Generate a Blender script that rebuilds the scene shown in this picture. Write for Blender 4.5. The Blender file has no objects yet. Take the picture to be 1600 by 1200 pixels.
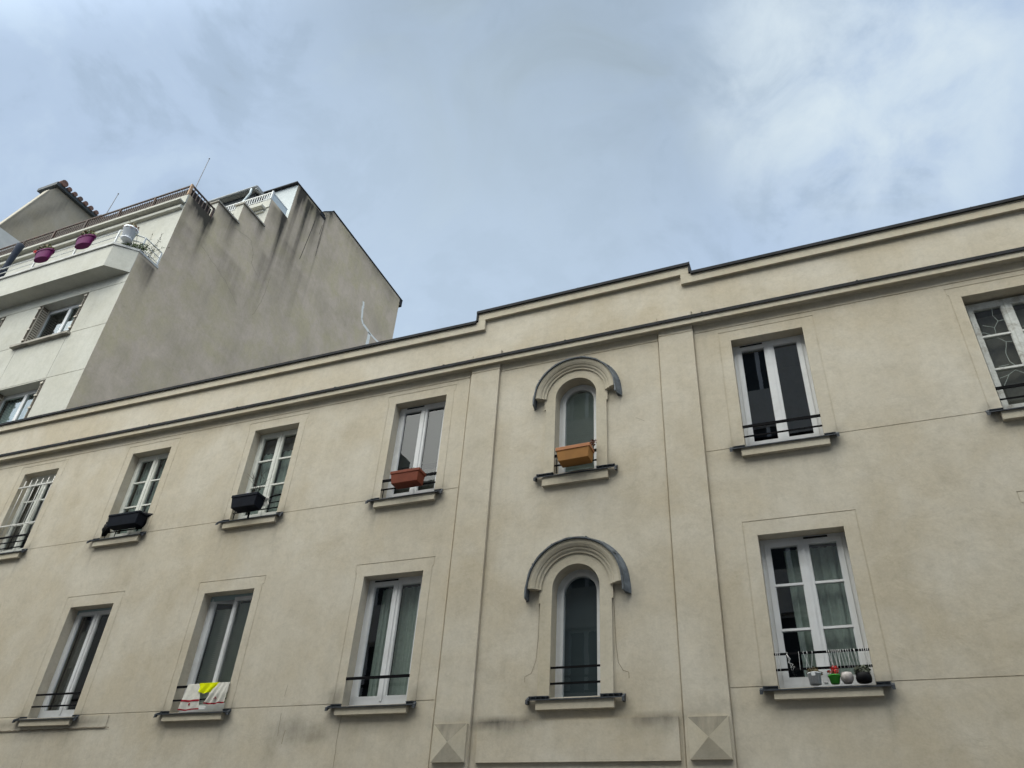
import bpy, math, random
from mathutils import Vector, Matrix
random.seed(11)
SC = bpy.context.scene
COL = SC.collection
PI = math.pi

# ------------------------------------------------------------------ helpers
def tag(o, label=None, cat=None, group=None, kind=None):
    if label: o['label'] = label
    if cat: o['category'] = cat
    if group: o['group'] = group
    if kind: o['kind'] = kind
    return o

def empty(name, loc, label=None, cat=None, group=None):
    o = bpy.data.objects.new(name, None)
    COL.objects.link(o); o.location = loc; o.empty_display_size = .2
    return tag(o, label, cat, group)

def wloc(o):
    v = Vector((0, 0, 0))
    while o is not None:
        v += Vector(o.location); o = o.parent
    return v

class MB:
    """collects geometry in world metres, links it as one mesh object"""
    def __init__(s): s.v = []; s.f = []; s.g = []; s.sm = []
    def add(s, pts, g=None):
        i = len(s.v); s.v += [tuple(p) for p in pts]
        s.g += (g if g is not None else [0.0] * len(pts)); return i
    def face(s, pts, g=None, smooth=False):
        i = s.add(pts, g); s.f.append(tuple(range(i, i + len(pts)))); s.sm.append(smooth)
    def box(s, x0, x1, y0, y1, z0, z1):
        i = s.add([(x0,y0,z0),(x1,y0,z0),(x1,y1,z0),(x0,y1,z0),(x0,y0,z1),(x1,y0,z1),(x1,y1,z1),(x0,y1,z1)])
        for q in ((0,3,2,1),(4,5,6,7),(0,1,5,4),(1,2,6,5),(2,3,7,6),(3,0,4,7)):
            s.f.append(tuple(i + k for k in q)); s.sm.append(False)
    def hexa(s, p):
        i = s.add(p)
        for q in ((0,3,2,1),(4,5,6,7),(0,1,5,4),(1,2,6,5),(2,3,7,6),(3,0,4,7)):
            s.f.append(tuple(i + k for k in q)); s.sm.append(False)
    def bar(s, a, b, w, h, up=(0, 0, 1)):
        a = Vector(a); b = Vector(b); d = (b - a).normalized(); up = Vector(up)
        if abs(d.dot(up)) > .98: up = Vector((0, 1, 0))
        r = d.cross(up).normalized() * w / 2; u = r.cross(d).normalized() * h / 2
        s.hexa([a-r-u, a+r-u, b+r-u, b-r-u, a-r+u, a+r+u, b+r+u, b-r+u])
    def tube(s, pts, r, n=6, smooth=True, cap=True):
        pts = [Vector(p) for p in pts]
        if not isinstance(r, (list, tuple)): r = [r] * len(pts)
        rings = []; prev = None
        for k, p in enumerate(pts):
            d = (pts[min(k+1, len(pts)-1)] - pts[max(k-1, 0)]).normalized()
            up = Vector((0,0,1)) if abs(d.z) < .95 else Vector((1,0,0))
            if prev is not None: up = prev
            a = d.cross(up).normalized(); b = a.cross(d).normalized(); prev = b
            rings.append(s.add([p + (a*math.cos(2*PI*j/n) + b*math.sin(2*PI*j/n)) * r[k] for j in range(n)]))
        for k in range(len(pts)-1):
            for j in range(n):
                s.f.append((rings[k]+j, rings[k]+(j+1)%n, rings[k+1]+(j+1)%n, rings[k+1]+j)); s.sm.append(smooth)
        if cap:
            s.f.append(tuple(rings[0]+j for j in reversed(range(n)))); s.sm.append(False)
            s.f.append(tuple(rings[-1]+j for j in range(n))); s.sm.append(False)
    def lathe(s, c, prof, n=24, smooth=True):
        c = Vector(c); rings = []
        for (r, z) in prof:
            rings.append(s.add([c + Vector((r*math.cos(2*PI*j/n), r*math.sin(2*PI*j/n), z)) for j in range(n)]))
        for k in range(len(prof)-1):
            for j in range(n):
                s.f.append((rings[k]+j, rings[k]+(j+1)%n, rings[k+1]+(j+1)%n, rings[k+1]+j)); s.sm.append(smooth)
        s.f.append(tuple(rings[0]+j for j in reversed(range(n)))); s.sm.append(False)
        s.f.append(tuple(rings[-1]+j for j in range(n))); s.sm.append(False)
    def prism(s, poly, a0, a1, axis='x'):
        # poly: (y,z) for x ; (x,y) for z
        def P(u, v, a): return (a, u, v) if axis == 'x' else (u, v, a)
        n = len(poly); i = s.add([P(u, v, a0) for u, v in poly] + [P(u, v, a1) for u, v in poly])
        s.f.append(tuple(i+k for k in range(n))); s.sm.append(False)
        s.f.append(tuple(i+n+k for k in reversed(range(n)))); s.sm.append(False)
        for k in range(n):
            s.f.append((i+k, i+(k+1)%n, i+n+(k+1)%n, i+n+k)); s.sm.append(False)
    def sheet(s, fn, nu, nv, smooth=True):
        i = s.add([fn(u/nu, v/nv) for v in range(nv+1) for u in range(nu+1)])
        for v in range(nv):
            for u in range(nu):
                a = i + v*(nu+1) + u
                s.f.append((a, a+1, a+nu+2, a+nu+1)); s.sm.append(smooth)
    def build(s, name, mat, parent=None, label=None, cat=None, group=None, kind=None, loc=None):
        me = bpy.data.meshes.new(name)
        off = wloc(parent) if parent is not None else Vector(loc or (0, 0, 0))
        me.from_pydata([(x-off.x, y-off.y, z-off.z) for x, y, z in s.v], [], s.f)
        me.polygons.foreach_set('use_smooth', s.sm)
        if any(s.g):
            at = me.attributes.new('grime', 'FLOAT', 'POINT'); at.data.foreach_set('value', s.g)
        me.materials.append(mat); me.update()
        o = bpy.data.objects.new(name, me); COL.objects.link(o)
        if parent is not None: o.parent = parent
        else: o.location = off
        return tag(o, label, cat, group, kind)

# ------------------------------------------------------------------ materials
def mat_new(name):
    m = bpy.data.materials.new(name); m.use_nodes = True
    nt = m.node_tree; nt.nodes.clear()
    out = nt.nodes.new('ShaderNodeOutputMaterial')
    return m, nt, out
def N(nt, t, **kw):
    n = nt.nodes.new(t)
    for k, v in kw.items():
        if k in n.inputs: n.inputs[k].default_value = v
        else: setattr(n, k, v)
    return n
def ramp(nt, fac, stops, interp='LINEAR'):
    r = nt.nodes.new('ShaderNodeValToRGB'); r.color_ramp.interpolation = interp
    e = r.color_ramp.elements
    while len(e) < len(stops): e.new(.5)
    for k, (p, c) in enumerate(stops):
        e[k].position = p; e[k].color = c if len(c) == 4 else (*c, 1)
    nt.links.new(fac, r.inputs[0]); return r
def mix(nt, fac, a, b, mode='MIX'):
    m = nt.nodes.new('ShaderNodeMix'); m.data_type = 'RGBA'; m.blend_type = mode
    for s_, v in ((m.inputs[0], fac), (m.inputs[6], a), (m.inputs[7], b)):
        if hasattr(v, 'links') or hasattr(v, 'is_linked'): nt.links.new(v, s_)
        elif isinstance(v, (int, float)): s_.default_value = v
        else: s_.default_value = (*v, 1)
    return m.outputs[2]
def math_(nt, op, a, b=None, clamp=False):
    m = nt.nodes.new('ShaderNodeMath'); m.operation = op; m.use_clamp = clamp
    for s_, v in ((m.inputs[0], a), (m.inputs[1], b)):
        if v is None: continue
        if isinstance(v, (int, float)): s_.default_value = v
        else: nt.links.new(v, s_)
    return m.outputs[0]
def mapped(nt, scale=(1, 1, 1), loc=(0, 0, 0), rot=(0, 0, 0)):
    tc = nt.nodes.new('ShaderNodeTexCoord'); mp = nt.nodes.new('ShaderNodeMapping')
    mp.inputs['Scale'].default_value = scale; mp.inputs['Location'].default_value = loc; mp.inputs['Rotation'].default_value = rot
    nt.links.new(tc.outputs['Object'], mp.inputs[0]); return mp.outputs[0]
def noise(nt, vec, scale, detail=4, rough=.55, dist=0):
    n = N(nt, 'ShaderNodeTexNoise', Scale=scale, Detail=detail, Roughness=rough, Distortion=dist)
    nt.links.new(vec, n.inputs['Vector']); return n.outputs['Fac']

def stucco(name, base, warm, cool, bump=.25, seed=0, grime=(.045, .043, .038), streak=(9, 9, .9), strength=.5):
    m, nt, out = mat_new(name); L = nt.links.new
    v = mapped(nt, loc=(seed, seed*1.7, seed*.6))
    n1 = noise(nt, v, .6, 5, .6, .35); n2 = noise(nt, v, 1.3, 5, .60, .35); n3 = noise(nt, v, 38, 3, .6)
    c = mix(nt, ramp(nt, n1, [(.40, (0,0,0)), (.62, (1,1,1))]).outputs[0], base, warm)
    f2 = math_(nt, 'MULTIPLY', ramp(nt, n2, [(.40, (0,0,0)), (.68, (1,1,1))]).outputs[0], strength*1.15)
    c = mix(nt, f2, c, cool)
    n4 = noise(nt, mapped(nt, loc=(3+seed, 1, 2)), 4.5, 6, .7, .5)
    c = mix(nt, .55, c, ramp(nt, n4, [(.3, (.86,.86,.86)), (.5, (1,1,1)), (.75, (1.08,1.07,1.05))]).outputs[0], 'MULTIPLY')
    c = mix(nt, .6, c, ramp(nt, n3, [(.3, (.93,.93,.93)), (.7, (1.05,1.05,1.05))]).outputs[0], 'MULTIPLY')
    n5 = noise(nt, mapped(nt, loc=(5, 2, seed)), 14, 6, .75)
    c = mix(nt, .7, c, ramp(nt, n5, [(.32, (.88,.88,.87)), (.5, (1,1,1)), (.7, (1.05,1.05,1.05))]).outputs[0], 'MULTIPLY')
    # faint vertical rain marks
    sv = noise(nt, mapped(nt, scale=(5, 5, .28), loc=(seed, 0, 4)), 1.0, 5, .65)
    c = mix(nt, .5, c, ramp(nt, sv, [(.3, (.9,.9,.89)), (.55, (1,1,1))]).outputs[0], 'MULTIPLY')
    # grime painted by the attribute, broken up into runs
    at = N(nt, 'ShaderNodeAttribute', attribute_name='grime')
    st = noise(nt, mapped(nt, scale=streak), 1.0, 5, .6); st2 = noise(nt, v, 5, 5, .65)
    k = math_(nt, 'MULTIPLY', at.outputs['Fac'], math_(nt, 'ADD', math_(nt, 'MULTIPLY', st, 1.5), math_(nt, 'MULTIPLY', st2, .5)))
    k = math_(nt, 'MINIMUM', k, .93)
    c = mix(nt, k, c, grime)
    b = N(nt, 'ShaderNodeBsdfPrincipled', Roughness=.92); b.inputs['Specular IOR Level'].default_value = .2
    L(c, b.inputs['Base Color'])
    bh = math_(nt, 'ADD', math_(nt, 'MULTIPLY', noise(nt, v, 3.2, 4, .55, .6), 1.0), math_(nt, 'MULTIPLY', noise(nt, v, 45, 3, .6), .10))
    bp = N(nt, 'ShaderNodeBump', Strength=bump, Distance=.02); L(bh, bp.inputs['Height']); L(bp.outputs[0], b.inputs['Normal'])
    L(b.outputs[0], out.inputs[0]); return m

def simple(name, col, rough=.5, metal=0, var=.15, scale=12, bump=0, spec=.4, dirt=None):
    m, nt, out = mat_new(name); L = nt.links.new
    v = mapped(nt); n1 = noise(nt, v, scale, 4, .6)
    lo = tuple(x*(1-var) for x in col); hi = tuple(min(1, x*(1+var)) for x in col)
    c = ramp(nt, n1, [(.3, lo), (.7, hi)]).outputs[0]
    if dirt:
        n2 = noise(nt, v, scale*.35, 5, .7, .6)
        c = mix(nt, ramp(nt, n2, [(.5, (0,0,0)), (.68, (1,1,1))]).outputs[0], c, dirt)
    b = N(nt, 'ShaderNodeBsdfPrincipled', Roughness=rough, Metallic=metal); b.inputs['Specular IOR Level'].default_value = spec
    L(c, b.inputs['Base Color'])
    if bump:
        bp = N(nt, 'ShaderNodeBump', Strength=bump, Distance=.01); L(noise(nt, v, scale*3, 4), bp.inputs['Height']); L(bp.outputs[0], b.inputs['Normal'])
    L(b.outputs[0], out.inputs[0]); return m

def glass(name, tint=(.74, .79, .77), ior=1.9, wav=.0):
    m, nt, out = mat_new(name); L = nt.links.new
    t = N(nt, 'ShaderNodeBsdfTransparent', Color=(*tint, 1)); g = N(nt, 'ShaderNodeBsdfGlossy', Roughness=.0, Color=(.95, .97, 1, 1))
    mx = N(nt, 'ShaderNodeMixShader'); ge = nt.nodes.new('ShaderNodeNewGeometry'); dt = nt.nodes.new('ShaderNodeVectorMath'); dt.operation = 'DOT_PRODUCT'
    L(ge.outputs['Incoming'], dt.inputs[0]); L(ge.outputs['Normal'], dt.inputs[1])
    F0 = ((ior-1)/(ior+1))**2; c5 = math_(nt, 'POWER', math_(nt, 'SUBTRACT', 1.0, math_(nt, 'ABSOLUTE', dt.outputs['Value'])), 5.0)
    fac = math_(nt, 'ADD', math_(nt, 'MULTIPLY', c5, 1-F0), F0)          # Schlick, the same from both sides of the pane
    bp = N(nt, 'ShaderNodeBump', Strength=.014, Distance=.03); L(noise(nt, mapped(nt), 2.2, 2), bp.inputs['Height'])
    L(bp.outputs[0], g.inputs['Normal'])
    L(fac, mx.inputs[0]); L(t.outputs[0], mx.inputs[1]); L(g.outputs[0], mx.inputs[2]); L(mx.outputs[0], out.inputs[0])
    return m

def cloth(name, col, trans=.3, weave=0):
    m, nt, out = mat_new(name); L = nt.links.new
    n1 = noise(nt, mapped(nt), 22, 5, .7)
    c = ramp(nt, n1, [(.3, tuple(x*.85 for x in col)), (.7, tuple(min(1, x*1.08) for x in col))]).outputs[0]
    d = N(nt, 'ShaderNodeBsdfDiffuse'); tr = N(nt, 'ShaderNodeBsdfTranslucent'); mx = N(nt, 'ShaderNodeMixShader', Fac=trans)
    L(c, d.inputs[0]); L(c, tr.inputs[0]); L(d.outputs[0], mx.inputs[1]); L(tr.outputs[0], mx.inputs[2]); L(mx.outputs[0], out.inputs[0])
    return m

M = {}
M['cream'] = stucco('cream_render', (.535, .482, .386), (.512, .450, .342), (.59, .545, .458), bump=.34, seed=2, strength=.8)
M['cream_trim'] = stucco('cream_trim_render', (.517, .469, .372), (.495, .438, .33), (.555, .513, .425), bump=.18, seed=9)
M['gable'] = stucco('grey_cement_render', (.50, .42, .315), (.54, .46, .31), (.59, .49, .385), bump=.34, seed=5, grime=(.02, .02, .018), streak=(5, 5, .35), strength=.9)
M['white_wall'] = stucco('pale_painted_render', (.445, .44, .39), (.42, .41, .355), (.48, .475, .435), bump=.15, seed=14)
M['far_wall'] = stucco('far_gable_render', (.30, .27, .22), (.31, .275, .21), (.33, .30, .25), bump=.25, seed=21, grime=(.03, .03, .028), strength=.9)
M['opp'] = stucco('opposite_render', (.52, .50, .46), (.52, .48, .42), (.56, .54, .50), bump=.2, seed=30)
M['zinc'] = simple('weathered_zinc', (.045, .051, .060), .6, 0, .4, 16, .25, spec=.25, dirt=(.028, .033, .04))
M['zinc_mid'] = simple('mid_grey_zinc', (.105, .120, .135), .55, 0, .4, 12, .25, spec=.3, dirt=(.05, .058, .066))
M['zinc_dark'] = simple('dark_zinc', (.018, .019, .022), .7, 0, .4, 9, spec=.15, dirt=(.03, .033, .038))
M['pvc'] = simple('white_pvc_frame', (.66, .67, .68), .45, 0, .05, 6, dirt=(.58, .58, .58))
M['wood_white'] = simple('white_painted_wood', (.66, .67, .62), .6, 0, .08, 10, .2)
M['wood_peel'] = simple('peeling_white_wood', (.62, .63, .60), .75, 0, .12, 20, .4, dirt=(.36, .34, .30))
M['blue_frame'] = simple('pale_blue_trim', (.30, .39, .42), .5, 0, .06)
M['iron'] = simple('black_iron', (.005, .005, .006), .8, 0, .3, 20, spec=.08)
M['white_iron'] = simple('white_painted_iron', (.62, .61, .57), .5, 0, .15, 18)
M['grey_iron'] = simple('pale_grey_railing', (.60, .61, .60), .5, 0, .1, 18)
M['brown_iron'] = simple('rusty_brown_railing', (.055, .036, .028), .7, 0, .5, 14, .2, dirt=(.12, .06, .04))
M['baluster'] = simple('faded_baluster', (.15, .115, .095), .7, 0, .4, 14)
M['reed'] = simple('brown_reed_screen', (.028, .021, .018), .85, 0, .6, 5, .4, dirt=(.025, .02, .018))
M['glass'] = glass('window_glass')
M['glass_dark'] = glass('dark_window_glass', (.5, .55, .56), 2.3)
M['glass_thin'] = glass('thin_window_glass', (.45, .50, .49), 1.5)
M['glass_soft'] = glass('soft_window_glass', (.8, .85, .86), 1.5)
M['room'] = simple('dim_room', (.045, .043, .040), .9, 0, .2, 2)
M['curtain'] = cloth('sheer_curtain', (.56, .63, .59), .35)
M['curtain_white'] = cloth('white_curtain', (.72, .78, .82), .3)
M['curtain_grey'] = cloth('grey_curtain', (.22, .20, .18), .2)
M['blind'] = simple('slatted_blind', (.50, .54, .51), .6, 0, .06)
M['blind_dark'] = simple('dark_slatted_blind', (.20, .215, .20), .6, 0, .06)
M['blind_navy'] = simple('navy_roller_blind', (.030, .042, .048), .7, 0, .1, 4)
M['joint'] = simple('dark_joint', (.20, .165, .12), .95, 0, .3, 30)
M['seam'] = simple('weathered_seam', (.30, .25, .19), .95, 0, .3, 8)
M['gap'] = simple('black_gap', (.008, .008, .008), .9)
M['terra'] = simple('terracotta_plastic', (.185, .043, .02), .62, 0, .12, 8, spec=.25)
M['tan'] = simple('tan_plastic', (.33, .155, .042), .62, 0, .10, 8, spec=.25)
M['tan_rim'] = simple('tan_rim_plastic', (.40, .17, .075), .62, 0, .10, 8, spec=.25)
M['navy_pl'] = simple('dark_navy_plastic', (.004, .006, .012), .6, 0, .3, 8, spec=.12)
M['black_pl'] = simple('black_plastic', (.003, .003, .004), .55, 0, .3, 8, spec=.15)
M['soil'] = simple('potting_soil', (.03, .022, .016), .95, 0, .4, 40, .4)
M['magenta'] = simple('magenta_plastic', (.095, .003, .062), .6, 0, .12, 8, spec=.15)
M['white_pl'] = simple('white_plastic', (.86, .88, .90), .4, 0, .03)
M['ceramic'] = simple('white_ceramic', (.60, .62, .63), .4, 0, .18, 60, .3)
M['green_pl'] = simple('bright_green_plastic', (.035, .34, .02), .45, 0, .08)
M['pattern'] = simple('mottled_ceramic', (.42, .38, .36), .4, 0, .3, 25, dirt=(.10, .07, .09))
M['leaf'] = simple('green_leaf', (.075, .105, .03), .6, 0, .5, 9)
M['leaf_dry'] = simple('dry_leaf', (.15, .115, .055), .7, 0, .5, 9)
M['leaf_red'] = simple('reddish_leaf', (.20, .085, .055), .6, 0, .4, 9)
M['flower_red'] = simple('red_petal', (.62, .035, .03), .6, 0, .2, 9)
M['twig'] = simple('dark_twig', (.035, .028, .022), .8, 0, .3, 9)
M['towel'] = cloth('offwhite_towel', (.66, .64, .58), .15)
M['towel_red'] = cloth('crimson_hem', (.30, .02, .035), .1)
M['yellow'] = cloth('neon_yellow_cloth', (.86, .92, .015), .25)
M['rag'] = cloth('white_rag', (.62, .60, .56), .2)
M['umb'] = simple('dark_blue_canvas', (.016, .024, .042), .85, 0, .3, 9, .2)
M['slate'] = simple('dark_slate', (.03, .036, .04), .6, 0, .25, 6)
M['gutter'] = simple('pale_zinc_gutter', (.28, .29, .29), .6, .1, .2, 8)
M['tile'] = simple('old_clay_tile', (.13, .07, .055), .85, 0, .5, 5, .3, dirt=(.05, .045, .042))
M['concrete'] = simple('weathered_concrete', (.30, .28, .24), .9, 0, .25, 5, .3, dirt=(.10, .09, .08))
M['frost'] = simple('frosted_panel', (.50, .56, .58), .5, 0, .05)
M['shutter'] = simple('grey_metal_shutter', (.46, .42, .35), .6, 0, .12, 8)
M['shutter_dark'] = simple('shutter_panel', (.12, .10, .075), .7, 0, .2, 8)
M['filler'] = simple('white_crack_filler', (.78, .78, .72), .8, 0, .05)
M['asphalt'] = simple('asphalt', (.05, .05, .052), .9, 0, .25, 3, .5)
M['pave'] = simple('granite_pavement', (.22, .21, .20), .9, 0, .2, 3, .3)
M['cord'] = simple('white_cord', (.70, .70, .68), .7)
M['mast'] = simple('grey_mast', (.10, .10, .11), .5, .3)

# ------------------------------------------------------------------ camera, measured from the photograph's vanishing points
F_PX, YAW, PITCH, ROLL = 1206.7593, -0.42594622, 0.61719656, 0.0701457
cam = bpy.data.cameras.new('camera'); co = bpy.data.objects.new('camera', cam); COL.objects.link(co)
cam.sensor_width = 36; cam.lens = F_PX/1600*36; cam.clip_end = 2000; cam.clip_start = .05
cy, sy, cp, sp = math.cos(YAW), math.sin(YAW), math.cos(PITCH), math.sin(PITCH)
fw = Vector((sy*cp, cy*cp, sp)); rt = Vector((cy, -sy, 0)); up = rt.cross(fw)
r2 = math.cos(ROLL)*rt + math.sin(ROLL)*up; u2 = -math.sin(ROLL)*rt + math.cos(ROLL)*up
mm = Matrix((r2, u2, -fw)).transposed().to_4x4(); mm.translation = (0, 0, 1.6)
co.matrix_world = mm; SC.camera = co

D = 8.5                                   # distance of the cream facade's plane
def zr(z, y): return 1.6 + (z-1.6)*y/D    # a height read on the facade plane, moved to depth y
def xr(x, y): return x*y/D

# ------------------------------------------------------------------ relief wall
def relief(mb, xb, zb, depth, ybase, sgn=1, thick=.30, grime=None):
    """depth(x,z): metres behind the wall plane (negative = proud), None = opening"""
    xs = sorted(set(round(v, 4) for v in xb)); zs = sorted(set(round(v, 4) for v in zb))
    nx, nz = len(xs)-1, len(zs)-1
    d = [[depth((xs[i]+xs[i+1])/2, (zs[j]+zs[j+1])/2) for j in range(nz)] for i in range(nx)]
    cache = {}
    def vid(i, j, dep):
        k = (i, j, round(dep, 4))
        if k not in cache:
            x, z = xs[i], zs[j]
            cache[k] = mb.add([(x, ybase + sgn*dep, z)], [grime(x, z) if grime else 0.0])
        return cache[k]
    dd = lambda v: thick if v is None else v
    for i in range(nx):
        for j in range(nz):
            v = d[i][j]
            if v is not None:
                mb.f.append((vid(i, j, v), vid(i+1, j, v), vid(i+1, j+1, v), vid(i, j+1, v))); mb.sm.append(False)
            if i+1 < nx and dd(d[i+1][j]) != dd(v):
                a, b = dd(v), dd(d[i+1][j])
                mb.f.append((vid(i+1, j, a), vid(i+1, j, b), vid(i+1, j+1, b), vid(i+1, j+1, a))); mb.sm.append(False)
            if j+1 < nz and dd(d[i][j+1]) != dd(v):
                a, b = dd(v), dd(d[i][j+1])
                mb.f.append((vid(i, j+1, a), vid(i+1, j+1, a), vid(i+1, j+1, b), vid(i, j+1, b))); mb.sm.append(False)
def fill_breaks(b, step):
    b = sorted(set(round(v, 4) for v in b)); out = []
    for p, q in zip(b, b[1:]):
        n = max(1, math.ceil((q-p)/step)); out += [p + (q-p)*k/n for k in range(n)]
    return out + [b[-1]]

# ================================================================== CREAM BUILDING
B = empty('apartment_building', (-3, 8.5, 0), 'low cream rendered apartment building with two rows of windows and a stepped parapet', 'building')
UP = dict(ZZ=(-16.75, -15.84), A=(-14.0, -13.095), Bc=(-11.26, -10.365), C=(-8.54, -7.645), Dc=(-5.83, -4.94), E=(-.678, .235), Fc=(2.09, 3.0))
LO = dict(ZZ=(-16.75, -15.84), A=(-14.05, -13.14), Bc=(-11.305, -10.39), C=(-8.60, -7.69), Dc=(-5.86, -4.95), E=(-.675, .237), Fc=(2.09, 3.0))
ZU0, ZU1, ZL0, ZL1 = 6.60, 8.262, 3.765, 5.435
AU, AL = -2.853, -2.827                   # centres of the two arched windows
RO, PH = .2975, .4425                     # arch opening radius, half width of the surround
SPU, SPL = 7.80, 5.005                    # springing heights
PIL = [(-4.525, -4.062), (-1.637, -1.163)]
GW = .005
rects = [(a, b, ZU0, ZU1) for a, b in UP.values()] + [(a, b, ZL0, ZL1) for a, b in LO.values()]
rects += [(AU-.31, AU+.31, ZU0, SPU+.31), (AL-.31, AL+.31, ZL0, SPL+.31)]
# (rect, depth) later entries win
feat = []
feat.append((-24, -9.68, 3.60, 3.765, -.012))
for z in (6.605, 3.79):
    feat.append((-24, PIL[0][0], z-GW, z+GW, .0045)); feat.append((PIL[1][1], 8, z-GW, z+GW, .0045))
feat.append((-24, 8, 8.495-.006, 8.495+.006, .009))
for a, b in PIL:
    for x in (a-(.030 if a < -3 else .014), b+.006): feat.append((x-.007, x+.007, 0, 8.9, .010))
    feat.append((a, b, 0, 8.9, -.038)); feat.append((a, b, 8.53-GW, 8.53+GW, -.028))
feat.append((-3.97, -1.70, 3.105, 3.52, -.03))
for (rows, z0, z1, gt) in ((UP, 6.64, 8.262, 8.418), (LO, 3.80, 5.435, 5.61)):
    for k, (a, b) in rows.items():
        jog = .022 if (k in ('Dc', 'Fc', 'C')) else 0
        for s_, x in ((-1, a-.148), (1, b+.150)):
            feat.append((x-GW, x+GW, z1+.05, gt, .004))
            xx = x - s_*jog
            feat.append((xx-GW, xx+GW, z0, z1+.05, .004))
            if jog: feat.append((min(x, xx)-GW, max(x, xx)+GW, z1+.05-GW, z1+.05+GW, .004))
        feat.append((a-.148-GW, b+.150+GW, gt-GW, gt+GW, .006))
# thin settling cracks opened beside the lower arch: built below as strips
xb = [-24, 8]; zb = [0, 9.80]
for r in rects: xb += r[:2]; zb += r[2:4]
for r in feat: xb += r[:2]; zb += r[2:4]
def topz(x): return 9.62 if x < -4.45 or x > -1.22 else 9.80
zb += [9.62, 9.80]; xb += [-4.45, -1.22]
SILLS = []
def depthB(x, z):
    for a, b, c, d in rects:
        if a < x < b and c < z < d: return None
    v = 0.0
    for a, b, c, d, e in feat:
        if a < x < b and c < z < d: v = e
    return v
stain = []   # (x, z, rx, rz, strength)
for rows, zs in ((UP, 6.62), (LO, 3.78)):
    for a, b in rows.values():
        stain += [(a-.13, zs+.0, .07, .10, .35), (b+.12, zs+.0, .07, .10, .35), ((a+b)/2, zs-.22, .6, .09, .16)]
stain += [(-3.80, 3.505, .24, .045, .8), (-3.4, 3.51, .35, .022, .5), (-3.6, 3.44, .2, .06, .3), (-2.0, 3.50, .30, .03, .8), (-1.80, 3.47, .10, .09, .4), (-2.1, 3.44, .15, .06, .25), (-3.7, 3.56, .3, .03, .25),
          (-6.5, 3.50, .28, .16, .40), (-6.15, 3.44, .16, .08, .4), (-6.8, 3.30, .10, .22, .25),
          (-10.2, 3.70, .5, .07, .55), (-11.6, 3.68, .6, .05, .35), (-4.30, 3.55, .25, .05, .4), (-1.40, 3.55, .25, .05, .4),
          (AU-.52, 6.58, .07, .14, .4), (AU+.5, 6.58, .07, .14, .4), (AL-.52, 3.74, .07, .14, .4), (AL+.5, 3.74, .07, .14, .4),
          (AL+.60, 4.85, .14, .16, .2), (-5.95, 3.88, .12, .08, .45), (-4.84, 3.88, .10, .06, .35)]
rg = random.Random(4)
for _ in range(46):
    stain.append((rg.uniform(-15, 5), rg.uniform(3.0, 9.3), rg.uniform(.03, .12), rg.uniform(.10, .35), rg.uniform(.03, .10)))
for rows, zs in ((UP, 6.45), (LO, 3.62)):
    for a, b in rows.values():
        stain += [(a-.05+rg.uniform(-.03, .03), zs-.12, .035, .22, .20), (b+.04+rg.uniform(-.03, .03), zs-.10, .035, .20, .20)]
def grimeB(x, z):
    g = 0
    for sx, sz, rx, rz, s_ in stain:
        u = (x-sx)/rx; w = (z-sz)/rz
        if u*u < 6 and w*w < 6: g += s_*math.exp(-u*u-w*w)
    return min(g*1.0, .85)
wall = MB()
relief(wall, fill_breaks(xb, .14), fill_breaks(zb, .12),
       lambda x, z: (None if z > topz(x) else depthB(x, z)), D, 1, .30, grimeB)
# openings above the lower parapet are no openings: drop the faces made there, close the top
keep = [k for k, f in enumerate(wall.f) if not all(wall.v[i][2] > 9.61 and (wall.v[i][0] < -4.451 or wall.v[i][0] > -1.219) for i in f)
        or all(abs(wall.v[i][2]-9.62) < 1e-3 for i in f)]
wall.f = [wall.f[k] for k in keep]; wall.sm = [wall.sm[k] for k in keep]
wall.build('wall', M['cream'], B)
# body behind the facade (side and back walls, flat roof)
bd = MB()
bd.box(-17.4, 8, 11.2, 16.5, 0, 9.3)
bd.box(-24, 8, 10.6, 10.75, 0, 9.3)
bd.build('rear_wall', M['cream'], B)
rf = MB(); rf.box(-24, 8, 8.80, 10.6, 9.22, 9.30); rf.box(-17.4, 8, 10.75, 16.5, 9.302, 9.36); rf.build('roof', M['zinc'], B)
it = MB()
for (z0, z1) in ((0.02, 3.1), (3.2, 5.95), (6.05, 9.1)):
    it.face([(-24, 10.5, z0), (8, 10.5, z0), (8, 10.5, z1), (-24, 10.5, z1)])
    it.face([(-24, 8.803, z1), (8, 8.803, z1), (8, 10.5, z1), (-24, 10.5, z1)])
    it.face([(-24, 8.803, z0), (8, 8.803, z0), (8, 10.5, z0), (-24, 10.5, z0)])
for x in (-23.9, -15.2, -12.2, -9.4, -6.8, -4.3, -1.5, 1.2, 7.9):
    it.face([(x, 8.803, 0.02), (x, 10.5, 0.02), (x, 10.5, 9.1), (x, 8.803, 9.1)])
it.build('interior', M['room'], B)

def wz(x): return .035*max(0, min(1.3, (-9-x)/6.6))      # the cornice and parapet rise a little towards the far end
def run(mb, prof, x0, x1, dz=lambda x: 0, step=2.0):
    n = max(1, math.ceil((x1-x0)/step))
    for k in range(n):
        a, b = x0+(x1-x0)*k/n, x0+(x1-x0)*(k+1)/n
        for i in range(len(prof)):
            (y0, z0), (y1, z1) = prof[i], prof[(i+1) % len(prof)]
            mb.face([(a, y0, z0+dz(a)), (b, y0, z0+dz(b)), (b, y1, z1+dz(b)), (a, y1, z1+dz(a))])
    for x in (x0, x1): mb.face([(x, y, z+dz(x)) for y, z in prof])
cn = MB()
run(cn, [(8.53, 8.745), (8.402, 8.715), (8.402, 8.622), (8.42, 8.626), (8.45, 8.632), (8.475, 8.634), (8.49, 8.628), (8.53, 8.622)], -24, 8, wz)
cn.build('cornice', M['cream_trim'], B)
zc = MB()
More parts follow.
